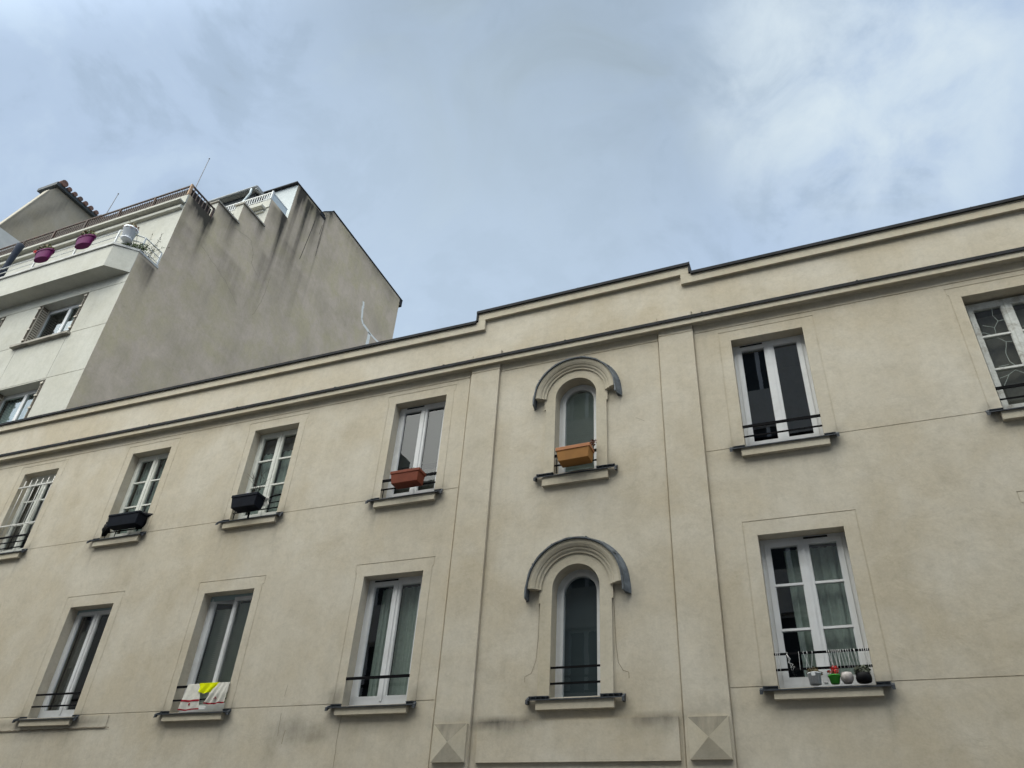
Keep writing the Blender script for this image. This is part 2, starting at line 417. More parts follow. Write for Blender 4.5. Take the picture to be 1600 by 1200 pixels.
run(zc, [(8.502, 8.810), (8.382, 8.752), (8.382, 8.704), (8.392, 8.704), (8.395, 8.722), (8.502, 8.775)], -24, 8, wz)
run(zc, [(8.502, 8.830), (8.488, 8.830), (8.486, 8.804), (8.502, 8.804)], -24, 8, wz)
for k in range(16):
    x = -23+k*2.0; zc.hexa([(x-.012, 8.381, 8.753+wz(x)), (x+.012, 8.381, 8.753+wz(x)), (x+.012, 8.50, 8.811+wz(x)), (x-.012, 8.50, 8.811+wz(x)),
                            (x-.012, 8.381, 8.763+wz(x)), (x+.012, 8.381, 8.763+wz(x)), (x+.012, 8.50, 8.822+wz(x)), (x-.012, 8.50, 8.822+wz(x))])
zc.build('cornice_flashing', M['zinc_dark'], B)
# projecting band under the coping, following the step
def zt(x):        # top of parapet at depth 8.43
    if x < -4.49: return 9.535 + .0078*(-4.5-x)
    if x < -1.15: return 9.733 + .0095*(x+4.5)
    return 9.580 + .0055*(x+1.15)
YB = 8.445
bn = MB()
def band(x0, x1, th):
    n = max(1, math.ceil((x1-x0)/2)); 
    for k in range(n):
        a, b = x0+(x1-x0)*k/n, x0+(x1-x0)*(k+1)/n
        ea, eb = zt(min(max(a, x0+.02), x1-.02)), zt(min(max(b, x0+.02), x1-.02))
        bn.hexa([(a, YB, ea-th), (b, YB, eb-th), (b, 8.80, eb-th), (a, 8.80, ea-th), (a, YB, ea), (b, YB, eb), (b, 8.80, eb), (a, 8.80, ea)])
band(-24, -4.50, .165); band(-4.50, -1.135, .165); band(-1.135, 8, .165)
bn.box(-4.50, -4.378, YB+.001, 8.79, 9.37, 9.60); bn.box(-1.255, -1.135, YB+.001, 8.79, 9.415, 9.66)
bn.build('parapet_band', M['cream_trim'], B)
cpg = MB()
def cop(x0, x1):
    n = max(1, math.ceil((x1-x0)/2))
    for k in range(n):
        a, b = x0+(x1-x0)*k/n, x0+(x1-x0)*(k+1)/n
        ea, eb = zt(min(max(a, x0+.05), x1-.05)), zt(min(max(b, x0+.05), x1-.05))
        cpg.hexa([(a, YB-.03, ea-.026), (b, YB-.03, eb-.026), (b, YB-.005, eb-.026), (a, YB-.005, ea-.026), (a, YB-.03, ea+.012), (b, YB-.03, eb+.012), (b, YB-.005, eb+.012), (a, YB-.005, ea+.012)])
        cpg.hexa([(a, YB-.03, ea+.013), (b, YB-.03, eb+.013), (b, 8.82, eb+.013), (a, 8.82, ea+.013), (a, YB-.03, ea+.022), (b, YB-.03, eb+.022), (b, 8.82, eb+.022), (a, 8.82, ea+.022)])
        cpg.box(b-.004, b+.004, YB-.034, YB-.028, eb-.03, eb+.026)
cop(-24, -4.53); cop(-4.53, -1.105); cop(-1.105, 8)
cpg.box(-4.532, -4.503, YB-.02, 8.82, 9.56, 9.745); cpg.box(-1.132, -1.104, YB-.02, 8.82, 9.60, 9.775)
cpg.build('parapet_coping', M['zinc_dark'], B)

# diamond-point blocks on the pilasters
for (a, b) in ((-4.50, -4.085), (-1.597, -1.187)):
    q = MB(); y0 = D-.035; y1 = D-.075; z0, z1 = 3.105, 3.505; c = ((a+b)/2, y1-.042, (z0+z1)/2); n = 10
    def side(p, r, dark):
        for i in range(n):
            for j in range(n):
                def P(s_, t): 
                    s0 = Vector(p).lerp(Vector(r), s_); return tuple(s0.lerp(Vector(c), t))
                ss, tt = [(i/n, j/n), ((i+1)/n, j/n), ((i+1)/n, (j+1)/n), (i/n, (j+1)/n)], 0
                q.face([P(*k) for k in ss], [dark*.50 for k in ss])
    side((a, y1, z1), (b, y1, z1), 1.0); side((a, y1, z0), (b, y1, z0), .0)
    side((a, y1, z0), (a, y1, z1), .04); side((b, y1, z0), (b, y1, z1), .04)
    q.face([(a, y0, z0), (b, y0, z0), (b, y1, z0), (a, y1, z0)]); q.face([(a, y0, z1), (b, y0, z1), (b, y1, z1), (a, y1, z1)])
    q.face([(a, y0, z0), (a, y0, z1), (a, y1, z1), (a, y1, z0)]); q.face([(b, y0, z0), (b, y0, z1), (b, y1, z1), (b, y1, z0)])
    q.build('diamond_block', M['cream_trim'], B)

# hairline cracks
def strip_line(mb, pts, w, y=D-.0025, jitter=.004):
    out = []
    for k in range(len(pts)-1):
        (x0, z0), (x1, z1) = pts[k], pts[k+1]; n = max(2, int(math.hypot(x1-x0, z1-z0)/.05))
        for i in range(n): out.append((x0+(x1-x0)*i/n+random.uniform(-jitter, jitter), z0+(z1-z0)*i/n+random.uniform(-jitter, jitter)))
    out.append(pts[-1]); m = len(out)
    for k in range(m-1):
        (x0, z0), (x1, z1) = out[k], out[k+1]; L_ = math.hypot(x1-x0, z1-z0) or 1
        nx, nz = -(z1-z0)/L_*w/2, (x1-x0)/L_*w/2
        mb.face([(x0-nx, y, z0-nz), (x1-nx, y, z1-nz), (x1+nx, y, z1+nz), (x0+nx, y, z0+nz)])
for pts, wd, yq, jt in (
    ([(-2.366, 4.8), (-2.352, 4.32), (-2.329, 4.108), (-2.277, 4.019), (-2.215, 3.999), (-2.213, 3.932)], .005, D-.0025, .001),
    ([(-3.289, 4.856), (-3.289, 4.452), (-3.307, 4.177), (-3.36, 4.036), (-3.437, 4.004), (-3.434, 3.942)], .004, D-.0025, .001),
    ([(-5.833, 3.657), (-5.838, 3.421), (-5.82, 3.087), (-5.83, 2.9)], .005, D-.0025, .004),
    ([(-6.734, 4.054), (-6.747, 3.916)], .004, D-.0025, .004), ([(-6.742, 3.702), (-6.724, 3.438)], .004, D-.0025, .004),
    ([(-6.623, 3.51), (-6.637, 3.345)], .005, D-.0025, .004), ([(-11.05, 3.2), (-11.02, 2.9)], .004, D-.0025, .004),
    ([(-2.02, 7.28), (-1.95, 7.24), (-1.90, 7.20)], .003, D-.0025, .002),
    ([(-13, 3.600), (-11.8, 3.596), (-10.6, 3.602), (-9.9, 3.612), (-9.6, 3.603)], .012, D-.0145, .006)):
    ck = MB(); strip_line(ck, pts, wd, yq, jt); ck.build('hairline_crack', M['joint'], B)

# ------------------------------------------------------------------ windows
def wavy(mb, x0, x1, z0, z1, y, waves, amp=.014, ph=0, flare=0, nz=8):
    def fn(u, v):
        x = x0 + (x1-x0)*u; z = z1 - (z1-z0)*v
        return (x + flare*v*(1 if u > .5 else .2), y + amp*math.sin(2*PI*waves*u+ph+.8*v) + amp*.5*math.sin(2*PI*waves*2.3*u+ph*2), z)
    mb.sheet(fn, int(waves*8)+8, nz)
def window_unit(a, b, z0, z1, style='pvc', muntins=(), glassm='glass', fill=(), y=8.66, ajar=False, vent=None, head=None, label=None):
    fm = M['wood_white' if style == 'wood' else 'wood_peel' if style == 'peel' else 'pvc']
    f = MB(); t = .042
    a_, b_ = a-.002, b+.002
    f.box(a_, a+t, y, y+.07, z0, z1); f.box(b-t, b_, y, y+.07, z0, z1)
    f.box(a+t, b-t, y, y+.07, z1-t, z1+.002); f.box(a+t, b-t, y-.012, y+.07, z0, z0+.05)
    w = f.build('window', fm, B)
    if label: w['label'] = label
    if head: 
        h = MB(); h.box(a+.004, b-.004, y-.006, y-.001, z1-.075, z1-.002); h.build('head_trim', M['blue_frame'], w)
    if vent:
        v = MB(); v.box(a+vent[0]*(b-a), a+vent[1]*(b-a), y-.012, y-.002, z1-.034, z1-.016); v.build('vent_grille', M['gap'], w)
    c = (a+b)/2; sb = z0+.05; stt = z1-t; st = .056
    for side, (x0, x1) in ((0, (a+t, c)), (1, (c, b-t))):
        s = MB(); yy = y-.010
        s0 = st if side == 0 else st; s1 = st
        s.box(x0+.002, x0+s0, yy, yy+.05, sb, stt); s.box(x1-s1, x1-.002, yy, yy+.05, sb, stt)
        s.box(x0+s0, x1-s1, yy, yy+.05, stt-.058, stt); s.box(x0+s0, x1-s1, yy, yy+.05, sb, sb+.07)
        gx0, gx1, gz0, gz1 = x0+s0, x1-s1, sb+.07, stt-.058
        for mz in muntins: s.box(gx0, gx1, yy+.004, yy+.045, mz-.013, mz+.013)
        # glazing bead, a small chamfer on the sash edge
        for (p0, p1, q0, q1) in ((gx0, gx0+.009, gz0, gz1), (gx1-.009, gx1, gz0, gz1)): s.box(p0, p1, yy+.012, yy+.03, q0, q1)
        p = MB(); p.face([(gx0, yy+.03, gz0), (gx1, yy+.03, gz0), (gx1, yy+.03, gz1), (gx0, yy+.03, gz1)])
        if ajar and side == 0:
            hx = x0+.002; ang = math.radians(16); ca, sa = math.cos(ang), math.sin(ang)
            for mb in (s, p): mb.v = [(hx+(X-hx)*ca-(Y-yy)*sa*0, yy+(Y-yy)+(X-hx)*sa, Z) for X, Y, Z in mb.v]
        so = s.build('sash', fm, w); p.build('pane', M[glassm], w)
    if not ajar:
        mt = MB(); mt.box(c-.017, c+.017, y-.020, y-.0105, sb+.004, stt-.004); mt.build('meeting_bead', fm, w)
    for kind, args in fill:
        m = MB()
        if kind == 'blind':
            x0, x1, q0, q1, pitch = args; n = int((q1-q0)/pitch)
            for k in range(n):
                z = q1-k*pitch; m.face([(x0, 8.735, z), (x1, 8.735, z), (x1, 8.752, z-pitch*.80), (x0, 8.752, z-pitch*.80)])
            m.build('blind', M['blind' if z1 < 6 else 'blind_dark'], w)
        elif kind == 'navy':
            x0, x1, q0, q1 = args; m.box(x0, x1, 8.74, 8.745, q0, q1); m.build('blind', M['blind_navy'], w)
        else:
            x0, x1, q0, q1, waves, ph, fl = args; wavy(m, x0, x1, q0, q1, 8.77, waves, ph=ph, flare=fl); m.build('curtain', M[kind], w)
    return w

def sill(a, b, zf, zo, xl=.15, xrr=.13, y=8.422, ah=.108):
    """rendered apron with a zinc sheet dressed over it; zf = front edge height, zo = height at the frame"""
    s = MB(); ya = 8.440
    s.box(a-.045, b+.045, ya, D-.0005, zf-ah, zf-.006)
    
    o = s.build('window_sill', M['cream_trim'], B)
    q = MB(); x0, x1 = a-xl, b+xrr; zw = zf+(.034 if zf > 5 else .018)
    q.hexa([(x0, y, zf-.004), (x1, y, zf-.004), (x1, D-.002, zw-.004), (x0, D-.002, zw-.004), (x0, y, zf), (x1, y, zf), (x1, D-.002, zw), (x0, D-.002, zw)])
    q.hexa([(a, D-.001, zw-.004), (b, D-.001, zw-.004), (b, 8.66, zo-.004), (a, 8.66, zo-.004), (a, D-.001, zw), (b, D-.001, zw), (b, 8.66, zo), (a, 8.66, zo)])
    q.box(x0+.002, x1-.002, y-.003, y+.001, zf-.012, zf+.001)            # drip
    for xa, xc, e in ((x0, a, -1), (b, x1, 1)):                          # upstand against the wall and the folded ear
        q.box(xa, xc, D-.007, D-.0015, zw-.002, zw+.032)
        q.box(xa+.015 if e < 0 else xa, xc if e < 0 else xc-.015, D-.016, D-.0075, zw+.022, zw+.030)
        xe = xa if e < 0 else xc
        q.hexa([(xe-.004, y-.002, zf-.036), (xe+.004, y-.002, zf-.036), (xe+.004, D-.002, zw-.01), (xe-.004, D-.002, zw-.01),
                (xe-.004, y-.002, zf+.002), (xe+.004, y-.002, zf+.002), (xe+.004, D-.002, zw+.03), (xe-.004, D-.002, zw+.03)])
        xo = xe + e*.03
        q.hexa([(min(xe, xo), y+.0, zf-.045), (max(xe, xo), y+.0, zf-.045), (max(xe, xo), D-.05, zw-.05), (min(xe, xo), D-.05, zw-.05),
                (min(xe, xo), y+.004, zf+.0), (max(xe, xo), y+.004, zf+.0), (max(xe, xo), D-.03, zw+.012), (min(xe, xo), D-.03, zw+.012)])
    q.build('sill_flashing', M['zinc'], o)

def rails(a, b, zs, y=8.497, posts=()):
    r = MB()
    for z, h in zs: r.box(a-.0, b+.0, y, y+.014, z-h/2, z+h/2)
    for x, z0, z1 in posts: r.box(x-.005, x+.005, y+.014, y+.024, z0, z1)
    r.build('guard_rail', M['iron'], B)

MU = (7.72, 7.24); ML = (4.888, 4.395)
for k, (a, b) in UP.items(): sill(a, b, 6.556, 6.635)
for k, (a, b) in LO.items(): sill(a, b, 3.738, 3.80, ah=.090)
def U(k): return UP[k]
a, b = UP['A']; window_unit(a, b, 6.62, ZU1-.10, 'wood', MU, 'glass', [('curtain_white', (a+.55, a+.80, 6.7, 8.1, 2.5, 1, 0)), ('curtain_grey', (a+.08, a+.20, 6.7, 8.1, 2, 1, 0))])
bx = MB(); bx.box(a, b, 8.655, 8.80, ZU1-.10, ZU1+.001); bx.build('shutter_box', M['wood_white'], B)
rails(a, b, [(6.915, .034), (6.80, .016), (6.69, .016)])
g = MB()                                       # white security grille
for z in (7.962, 7.16): g.box(a, b, 8.500, 8.512, z-.011, z+.011)
for k in range(6):
    x = a+.10+k*.152; g.tube([(x, 8.522, 6.995), (x, 8.522, 8.105)], .0085, 6)
g.build('security_grille', M['white_iron'], B)
a, b = UP['Bc']; window_unit(a, b, 6.62, ZU1, 'wood', MU, 'glass', [('curtain_white', (a+.30, a+.44, 6.7, 8.2, 2, 0, 0)), ('curtain', (a+.07, a+.30, 6.7, 8.2, 3, 1, 0)), ('curtain', (a+.47, b-.04, 6.7, 8.2, 4, 1, 0))])
rails(a, b, [(6.90, .03), (6.705, .016)], posts=((a+.08, 6.62, 6.88), (a+.30, 6.62, 6.88)))
a, b = UP['C']; window_unit(a, b, 6.62, ZU1, 'wood', MU, 'glass', [('curtain', (a+.07, a+.43, 6.7, 7.92, 4, .5, 0)), ('curtain', (a+.47, b-.04, 6.7, 7.92, 4, 1, 0)), ('curtain_grey', (a+.07, b-.04, 7.93, 8.2, 2, 1, 0))])
r = MB(); r.tube([(b, 8.50, 6.935), (-7.78, 8.50, 6.928), (-7.86, 8.49, 6.90), (-7.96, 8.485, 6.845), (-8.1, 8.49, 6.82), (a, 8.50, 6.82)], .013, 6)
r.box(a+.03, b, 8.50, 8.512, 6.712, 6.728); r.box(-7.96, b, 8.50, 8.512, 6.812, 6.826); r.box(a+.045, a+.055, 8.513, 8.523, 6.62, 6.83); r.box(-8.22, -8.19, 8.52, 8.53, 6.62, 6.83)
r.build('guard_rail', M['iron'], B)
a, b = UP['Dc']; window_unit(a, b, 6.62, ZU1, 'pvc', (), 'glass_thin', [('blind', (a+.07, a+.42, 7.22, 8.16, .036)), ('blind', (a+.46, b-.04, 7.22, 8.16, .036)), ('curtain_grey', (a+.07, b-.1, 6.7, 7.15, 4, 0, 0))], vent=(.14, .48))
rails(a, b, [(6.892, .042), (6.748, .020)], posts=((a+.035, 6.62, 6.75),))
a, b = UP['E']; window_unit(a, b, 6.62, ZU1, 'pvc', (), 'glass_dark', [], vent=(.10, .42))
rails(a, b, [(6.884, .036), (6.740, .018)])
a, b = UP['Fc']; window_F = window_unit(a, b, 6.62, ZU1-.03, 'peel', MU, 'glass', [('curtain_grey', (a+.05, b-.05, 6.7, 8.1, 1, 0, 0))])
rails(a, b, [(6.884, .036), (6.735, .016)], posts=())
FW = window_F
for ox in (0.0, .44):                          # cracked-ice pattern on the film of each pane
    X0 = 2.19+ox
    for group_ in ([[(.21, 8.16), (.19, 8.02), (.22, 7.93), (.32, 7.93)], [(.22, 7.93), (.16, 7.84), (.05, 7.90)], [(.16, 7.84), (.15, 7.74)], [(0, 7.79), (.04, 7.79), (.1, 7.74)]],
                   [[(.06, 7.70), (.15, 7.69), (.22, 7.61), (.32, 7.60)], [(.22, 7.61), (.17, 7.45), (.18, 7.32), (.22, 7.26)], [(.32, 7.52), (.31, 7.3)], [(.05, 7.28), (.16, 7.29)]],
                   [[(.02, 7.12), (.12, 7.15), (.2, 7.2), (.3, 7.12)], [(.12, 7.15), (.02, 6.98)]]):
        for pts in group_:
            fl = MB(); strip_line(fl, [(X0+px, pz) for px, pz in pts], .005, y=8.672, jitter=.002); fl.build('film_crease', M['curtain'], FW)
for k in ('ZZ',):
    window_unit(*UP[k], 6.62, ZU1, 'pvc', (), 'glass', []); rails(*UP[k], [(6.884, .036), (6.740, .018)])
    window_unit(*LO[k], 3.785, ZL1, 'pvc', (), 'glass', []); rails(*LO[k], [(4.10, .026), (3.93, .018)])
a, b = LO['A']; window_unit(a, b, 3.785, ZL1, 'pvc', (), 'glass', []); rails(a, b, [(4.10, .026), (3.93, .018)])
a, b = LO['Bc']; window_unit(a, b, 3.785, ZL1, 'pvc', (), 'glass', [('curtain_grey', (a+.07, a+.43, 3.9, 5.3, 3, 0, 0)), ('curtain', (a+.6, a+.72, 3.9, 4.7, 2, 0, 0))], head=True); rails(a, b, [(4.096, .026), (3.928, .020)])
a, b = LO['C']; window_unit(a, b, 3.785, ZL1, 'pvc', (), 'glass', [('blind', (a+.10, a+.40, 3.9, 5.25, .027)), ('blind', (a+.50, b-.05, 3.9, 5.32, .027))], ajar=True, head=True); rails(a, b, [(4.10, .030), (3.923, .022)])
a, b = LO['Dc']; window_unit(a, b, 3.785, ZL1, 'pvc', (), 'glass', [('curtain', (a+.17, a+.44, 3.87, 5.33, 3.5, 0, -.01)), ('curtain', (a+.47, b-.04, 3.87, 5.33, 4, 1, 0))], vent=(.10, .50)); rails(a, b, [(4.09, .034)])
a, b = LO['E']; window_unit(a, b, 3.785, ZL1, 'pvc', ML, 'glass', [('curtain', (a+.24, a+.43, 3.9, 5.33, 2.2, 0, .08)), ('curtain', (a+.47, b-.04, 3.9, 5.33, 4, 1, 0))], vent=(.52, .80)); rails(a, b, [(4.102, .022), (3.945, .022)])
a, b = LO['Fc']; window_unit(a, b, 3.785, ZL1, 'pvc', ML, 'glass', [('curtain', (a+.1, b-.1, 3.9, 5.33, 8, 1, 0))]); rails(a, b, [(4.10, .026), (3.93, .018)])

# ------------------------------------------------------------------ arched windows
def path(c, sp, r, z0, n=28):
    p = [(c-r, z0)] + [(c+r*math.cos(PI-PI*k/n), sp+r*math.sin(PI-PI*k/n)) for k in range(n+1)] + [(c+r, z0)]
    return p
def ribbon(mb, P, Q, y0, y1, smooth=False):
    for k in range(len(P)-1):
        mb.face([(P[k][0], y0, P[k][1]), (P[k+1][0], y0, P[k+1][1]), (Q[k+1][0], y1, Q[k+1][1]), (Q[k][0], y1, Q[k][1])], smooth=smooth)
def arched(c, sp, z0, kind, zf, zo, hr=.575):
    y = D-.028
    s = MB(); I = path(c, sp, RO, z0); O = path(c, sp, PH, z0)
    ribbon(s, I, O, y, y); ribbon(s, O, O, y, D+.0); ribbon(s, I, I, y, 8.80)
    # imposts
    for e in (-1, 1): s.box(min(c+e*PH, c+e*(PH+.018)), max(c+e*PH, c+e*(PH+.018)), y, D-.001, sp-.165, sp-.0)
    sur = s.build('arch_surround', M['cream_trim'], B)
    # hood mould: a stepped profile swept round the arch
    prof = [(PH-.012, D-.001), (PH-.012, D-.048), (PH+.018, D-.053), (PH+.022, D-.066), (PH+.036, D-.074), (PH+.052, D-.074), (PH+.058, D-.088), (PH+.085, D-.104), (PH+.105, D-.112), (PH+.128, D-.112), (hr-.003, D-.112), (hr-.003, D-.001)]
    h = MB(); n = 40; e0 = math.radians(-6)
    rings = []
    for k in range(n+1):
        t = PI*k/n
        rings.append([(c+r*math.cos(t), yy, sp+.0+r*math.sin(t)) for r, yy in prof])
    for k in range(n):
        for j in range(len(prof)-1):
            h.face([rings[k][j], rings[k+1][j], rings[k+1][j+1], rings[k][j+1]])
    h.face(rings[0]); h.face(rings[-1])
    ho = h.build('hood_mould', M['cream_trim'], B)
    zc_ = MB(); r0, r1 = hr, hr+.014; t0, t1 = math.radians(-11), math.radians(191); n = 36; rr = []
    for k in range(n+1):
        t = t0+(t1-t0)*k/n; fl_ = max(0, abs(k/n-.5)*2-.86)*.16; ex = .035*max(0, math.cos(t))**.6; yf = D-.135-fl_*.25; j = .003*math.sin(k*1.7)
        q = lambda r, yy: (c+r*math.cos(t), yy, sp+r*math.sin(t))
        rr.append([q(r0+fl_, yf), q(r1+fl_+.004+j, yf-.002), q(r1+.012+fl_+j, yf+.05), q(r1+.020+ex+fl_+j, D-.03), q(r1+.028+ex+fl_, D-.001), q(r0+.006+fl_, D-.001), q(r0+fl_, yf+.02)])
    for k in range(n):
        for j in range(7): zc_.face([rr[k][j], rr[k+1][j], rr[k+1][(j+1)%7], rr[k][(j+1)%7]])
    zc_.face(rr[0]); zc_.face(rr[-1])
    for t in (35, 75, 118, 150):                       # standing joints in the zinc
        t = math.radians(t); k = r1+.006
        zc_.bar((c+k*math.cos(t), D-.130, sp+k*math.sin(t)), (c+(k+.03)*math.cos(t), D-.003, sp+(k+.03)*math.sin(t)), .014, .02, up=(math.cos(t), 0, math.sin(t)))
    zc_.build('zinc_cover', M['zinc_mid'], ho)
    # frame, glass, blind
    yf = 8.66; f = MB()
    for r_o, r_i, ya in ((RO+.003, RO-.045, yf), (RO-.045, RO-.088, yf-.012)):
        P = path(c, sp, r_o, z0); Q = path(c, sp, r_i, z0)
        ribbon(f, P, Q, ya, ya); ribbon(f, Q, Q, ya, yf+.06); ribbon(f, P, P, ya, yf+.06)
    f.box(c-RO, c+RO, yf-.008, yf+.06, z0, z0+.035)
    w = f.build('window', M['pvc'], B)
    rg = RO-.088; p = MB(); pts = path(c, sp, rg, z0+.03)
    p.face([(x, yf+.02, z) for x, z in pts]); p.build('pane', M['glass'] if kind == 'slats' else M['glass_soft'], w)
    m = MB()
    if kind == 'slats':
        z = sp+.19; bl_ = .036
        while z > z0+.16:
            hw = rg+.02 if z < sp else math.sqrt(max(.0004, (rg+.02)**2-(z-sp)**2))
            m.face([(c-hw, 8.71, z), (c+hw, 8.71, z), (c+hw, 8.726, z-.025), (c-hw, 8.726, z-.025)]); z -= bl_
        m.build('blind', M['blind'], w)
    else:
        m.box(c-rg-.03, c+rg+.03, 8.73, 8.735, z0, sp+.28); m.build('blind', M['blind_navy'], w)
    # sill
    sl = MB(); sl.box(c-PH-.002, c+PH+.012, 8.440, D-.0005, zf-(.13 if kind == 'slats' else .105), zf-.006); so = sl.build('window_sill', M['cream_trim'], B)
    q = MB(); x0, x1 = c-.535, c+.545; yy = 8.422; zw = zf+(.034 if zf > 5 else .018)
    q.hexa([(x0, yy, zf-.004), (x1, yy, zf-.004), (x1, D-.03, zw-.01), (x0, D-.03, zw-.01), (x0, yy, zf), (x1, yy, zf), (x1, D-.03, zw-.006), (x0, D-.03, zw-.006)])
    q.box(x0+.002, x1-.002, yy-.003, yy+.001, zf-.012, zf+.001)
    q.hexa([(c-RO, D-.031, zw-.012), (c+RO, D-.031, zw-.012), (c+RO, 8.66, zo-.004), (c-RO, 8.66, zo-.004), (c-RO, D-.031, zw-.006), (c+RO, D-.031, zw-.006), (c+RO, 8.66, zo), (c-RO, 8.66, zo)])
    for xa, xc, e in ((x0, c-RO, -1), (c+RO, x1, 1)):
        q.box(xa, xc, D-.036, D-.0285, zw-.008, zw+.026)
        q.box(xa, xc, D-.052, D-.037, zw+.014, zw+.024)
        for k in range(4): xx = xa+(xc-xa)*(k+.5)/4; q.box(xx-.004, xx+.004, D-.062, D-.030, zw-.004, zw+.018)
        xe = xa if e < 0 else xc; xo = xe+e*.028
        q.hexa([(min(xe, xo), yy, zf-.045), (max(xe, xo), yy, zf-.045), (max(xe, xo), D-.01, zw-.06), (min(xe, xo), D-.01, zw-.06),
                (min(xe, xo), yy+.004, zf), (max(xe, xo), yy+.004, zf), (max(xe, xo), D-.002, zw+.028), (min(xe, xo), D-.002, zw+.028)])
    q.build('sill_flashing', M['zinc'], so)
arched(AU, SPU, 6.60, 'slats', 6.545, 6.62)
arched(AL, SPL, 3.77, 'navy', 3.732, 3.80, .585)
rails(AU-RO, AU+RO, [(6.87, .040), (6.722, .020)], y=8.490, posts=((AU-RO+.03, 6.6, 6.87),))
rails(AL-RO+.0, AL+RO, [(4.086, .022), (3.912, .022)], y=8.490)

# ================================================================== THINGS ON THE SILLS
def leaves(mb, c, r, n, size, up=.6):
    for _ in range(n):
        d = Vector((random.gauss(0, 1), random.gauss(0, 1), random.gauss(0, .7)+up)).normalized()
        p = Vector(c) + Vector((d.x*r[0], d.y*r[1], abs(d.z)*r[2])) * random.uniform(.3, 1)
        s_ = size*random.uniform(.6, 1.3); a = Vector((random.gauss(0, 1), random.gauss(0, 1), random.gauss(0, 1))).normalized()
        b_ = a.cross(d).normalized(); e = a.cross(b_)
        mb.face([p, p+b_*s_*.35+a*s_*.5, p+a*s_, p-b_*s_*.35+a*s_*.5])

def trough(name, x0, x1, yf, yb, z0, z1, rimh, mat, rim, label, taper=.03, tilt=0, soil=True):
    """plastic window box; x0..x1 at the top, front face at yf"""
    t = empty(name, ((x0+x1)/2, yb, z0), label, 'planter')
    b = MB(); tx = taper; zt_ = z1-rimh
    lo = [(x0+tx, yf+.02, z0), (x1-tx, yf+.02, z0), (x1-tx, yb-.01, z0), (x0+tx, yb-.01, z0)]
    hi = [(x0+.012, yf+.008, zt_), (x1-.012, yf+.008, zt_), (x1-.012, yb-.006, zt_), (x0+.012, yb-.006, zt_)]
    k = .012
    ih = [(x0+.03, yf+.026, z1-.012), (x1-.03, yf+.026, z1-.012), (x1-.03, yb-.022, z1-.012), (x0+.03, yb-.022, z1-.012)]
    b.hexa(lo+hi); bo = b.build('body', mat, t)
    r = MB(); h = [(x0, yf, zt_), (x1, yf, zt_), (x1, yb, zt_), (x0, yb, zt_)]; H = [(x0, yf, z1), (x1, yf, z1), (x1, yb, z1), (x0, yb, z1)]
    r.hexa([h[0], h[1], (x1, yf+.016, zt_), (x0, yf+.016, zt_), H[0], H[1], (x1, yf+.016, z1), (x0, yf+.016, z1)])
    r.hexa([(x0, yb-.016, zt_), (x1, yb-.016, zt_), h[2], h[3], (x0, yb-.016, z1), (x1, yb-.016, z1), H[2], H[3]])
    r.box(x0+.0, x0+.016, yf+.017, yb-.017, zt_, z1-.001); r.box(x1-.016, x1, yf+.017, yb-.017, zt_, z1-.001)
    ro = r.build('rim', rim, t)
    for o in (bo, ro):
        m_ = o.modifiers.new('bevel', 'BEVEL'); m_.width = .005; m_.segments = 2
    if soil:
        s = MB(); s.box(x0+.017, x1-.017, yf+.018, yb-.018, z1-.03, z1-.018); s.build('soil', M['soil'], t)
    if tilt: t.rotation_euler = (tilt, 0, 0)
    return t
# red-brown box, window left of the pilaster
t1 = trough('window_box', -5.563, -5.09, 8.265, 8.475, 6.695, 6.888, .045, M['terra'], M['terra'], 'rust red plastic window box hanging on the black rails beside a pilaster')
m = MB(); m.tube([(-5.24, 8.36, 6.87), (-5.245, 8.355, 6.92), (-5.235, 8.35, 6.955)], .006, 5); m.build('stem', M['leaf'], t1)
# tan box, upper arched window
t2 = trough('window_box', -3.045, -2.575, 8.245, 8.462, 6.650, 6.848, .052, M['tan'], M['tan_rim'], 'tan orange plastic window box tilted on the rails of the upper arched window')
t2.rotation_euler = (0, math.radians(-1.5), 0)
m = MB(); leaves(m, (-2.57, 8.40, 6.90), (.07, .06, .10), 46, .035); leaves(m, (-2.66, 8.42, 6.87), (.06, .03, .04), 16, .03); m.build('plant', M['leaf_red'], t2)
# dark box at the third window with a bare shrub and a rag
t3 = trough('window_box', -8.40, -7.90, 8.265, 8.478, 6.690, 6.905, .045, M['navy_pl'], M['navy_pl'], 'navy black window box holding a bare twiggy shrub')
m = MB()
base = Vector((-8.03, 8.40, 6.90))
def twig(p, d, L_, r, depth):
    q = [p]; dd = d.copy()
    for k in range(4):
        dd = (dd + Vector((random.gauss(0, .12), random.gauss(0, .12), random.gauss(0, .06)))).normalized(); q.append(q[-1]+dd*L_/4)
    m.tube(q, [r*(1-.2*k) for k in range(5)], 4)
    if depth:
        for k in (1, 2, 3, 3): twig(q[k], (dd+Vector((random.gauss(0, .7), random.gauss(0, .5), random.uniform(-.1, .5)))).normalized(), L_*.55, r*.6, depth-1)
for k in range(5): twig(base+Vector((random.uniform(-.04, .04), 0, 0)), Vector((random.uniform(-.45, .7), random.uniform(-.2, .1), 1)).normalized(), .42, .0055, 1)
m.build('bare_twigs', M['twig'], t3)
m = MB(); m.lathe((-8.19, 8.36, 6.90), [(.018, 0), (.022, .03), (.014, .05), (.004, .07)], 8); m.build('small_flower', simple('lilac_petal', (.30, .26, .45), .6), t3)
m = MB(); 
def ragf(u, v):
    z = 6.905-.155*v + .03*(u-.5); x = -7.965+.135*u + .01*math.sin(9*v) - .03*v*(1-u)
    return (x, 8.474 - .016*math.sin(PI*min(1, v*2.5)) + .007*math.sin(u*17+v*3), z)
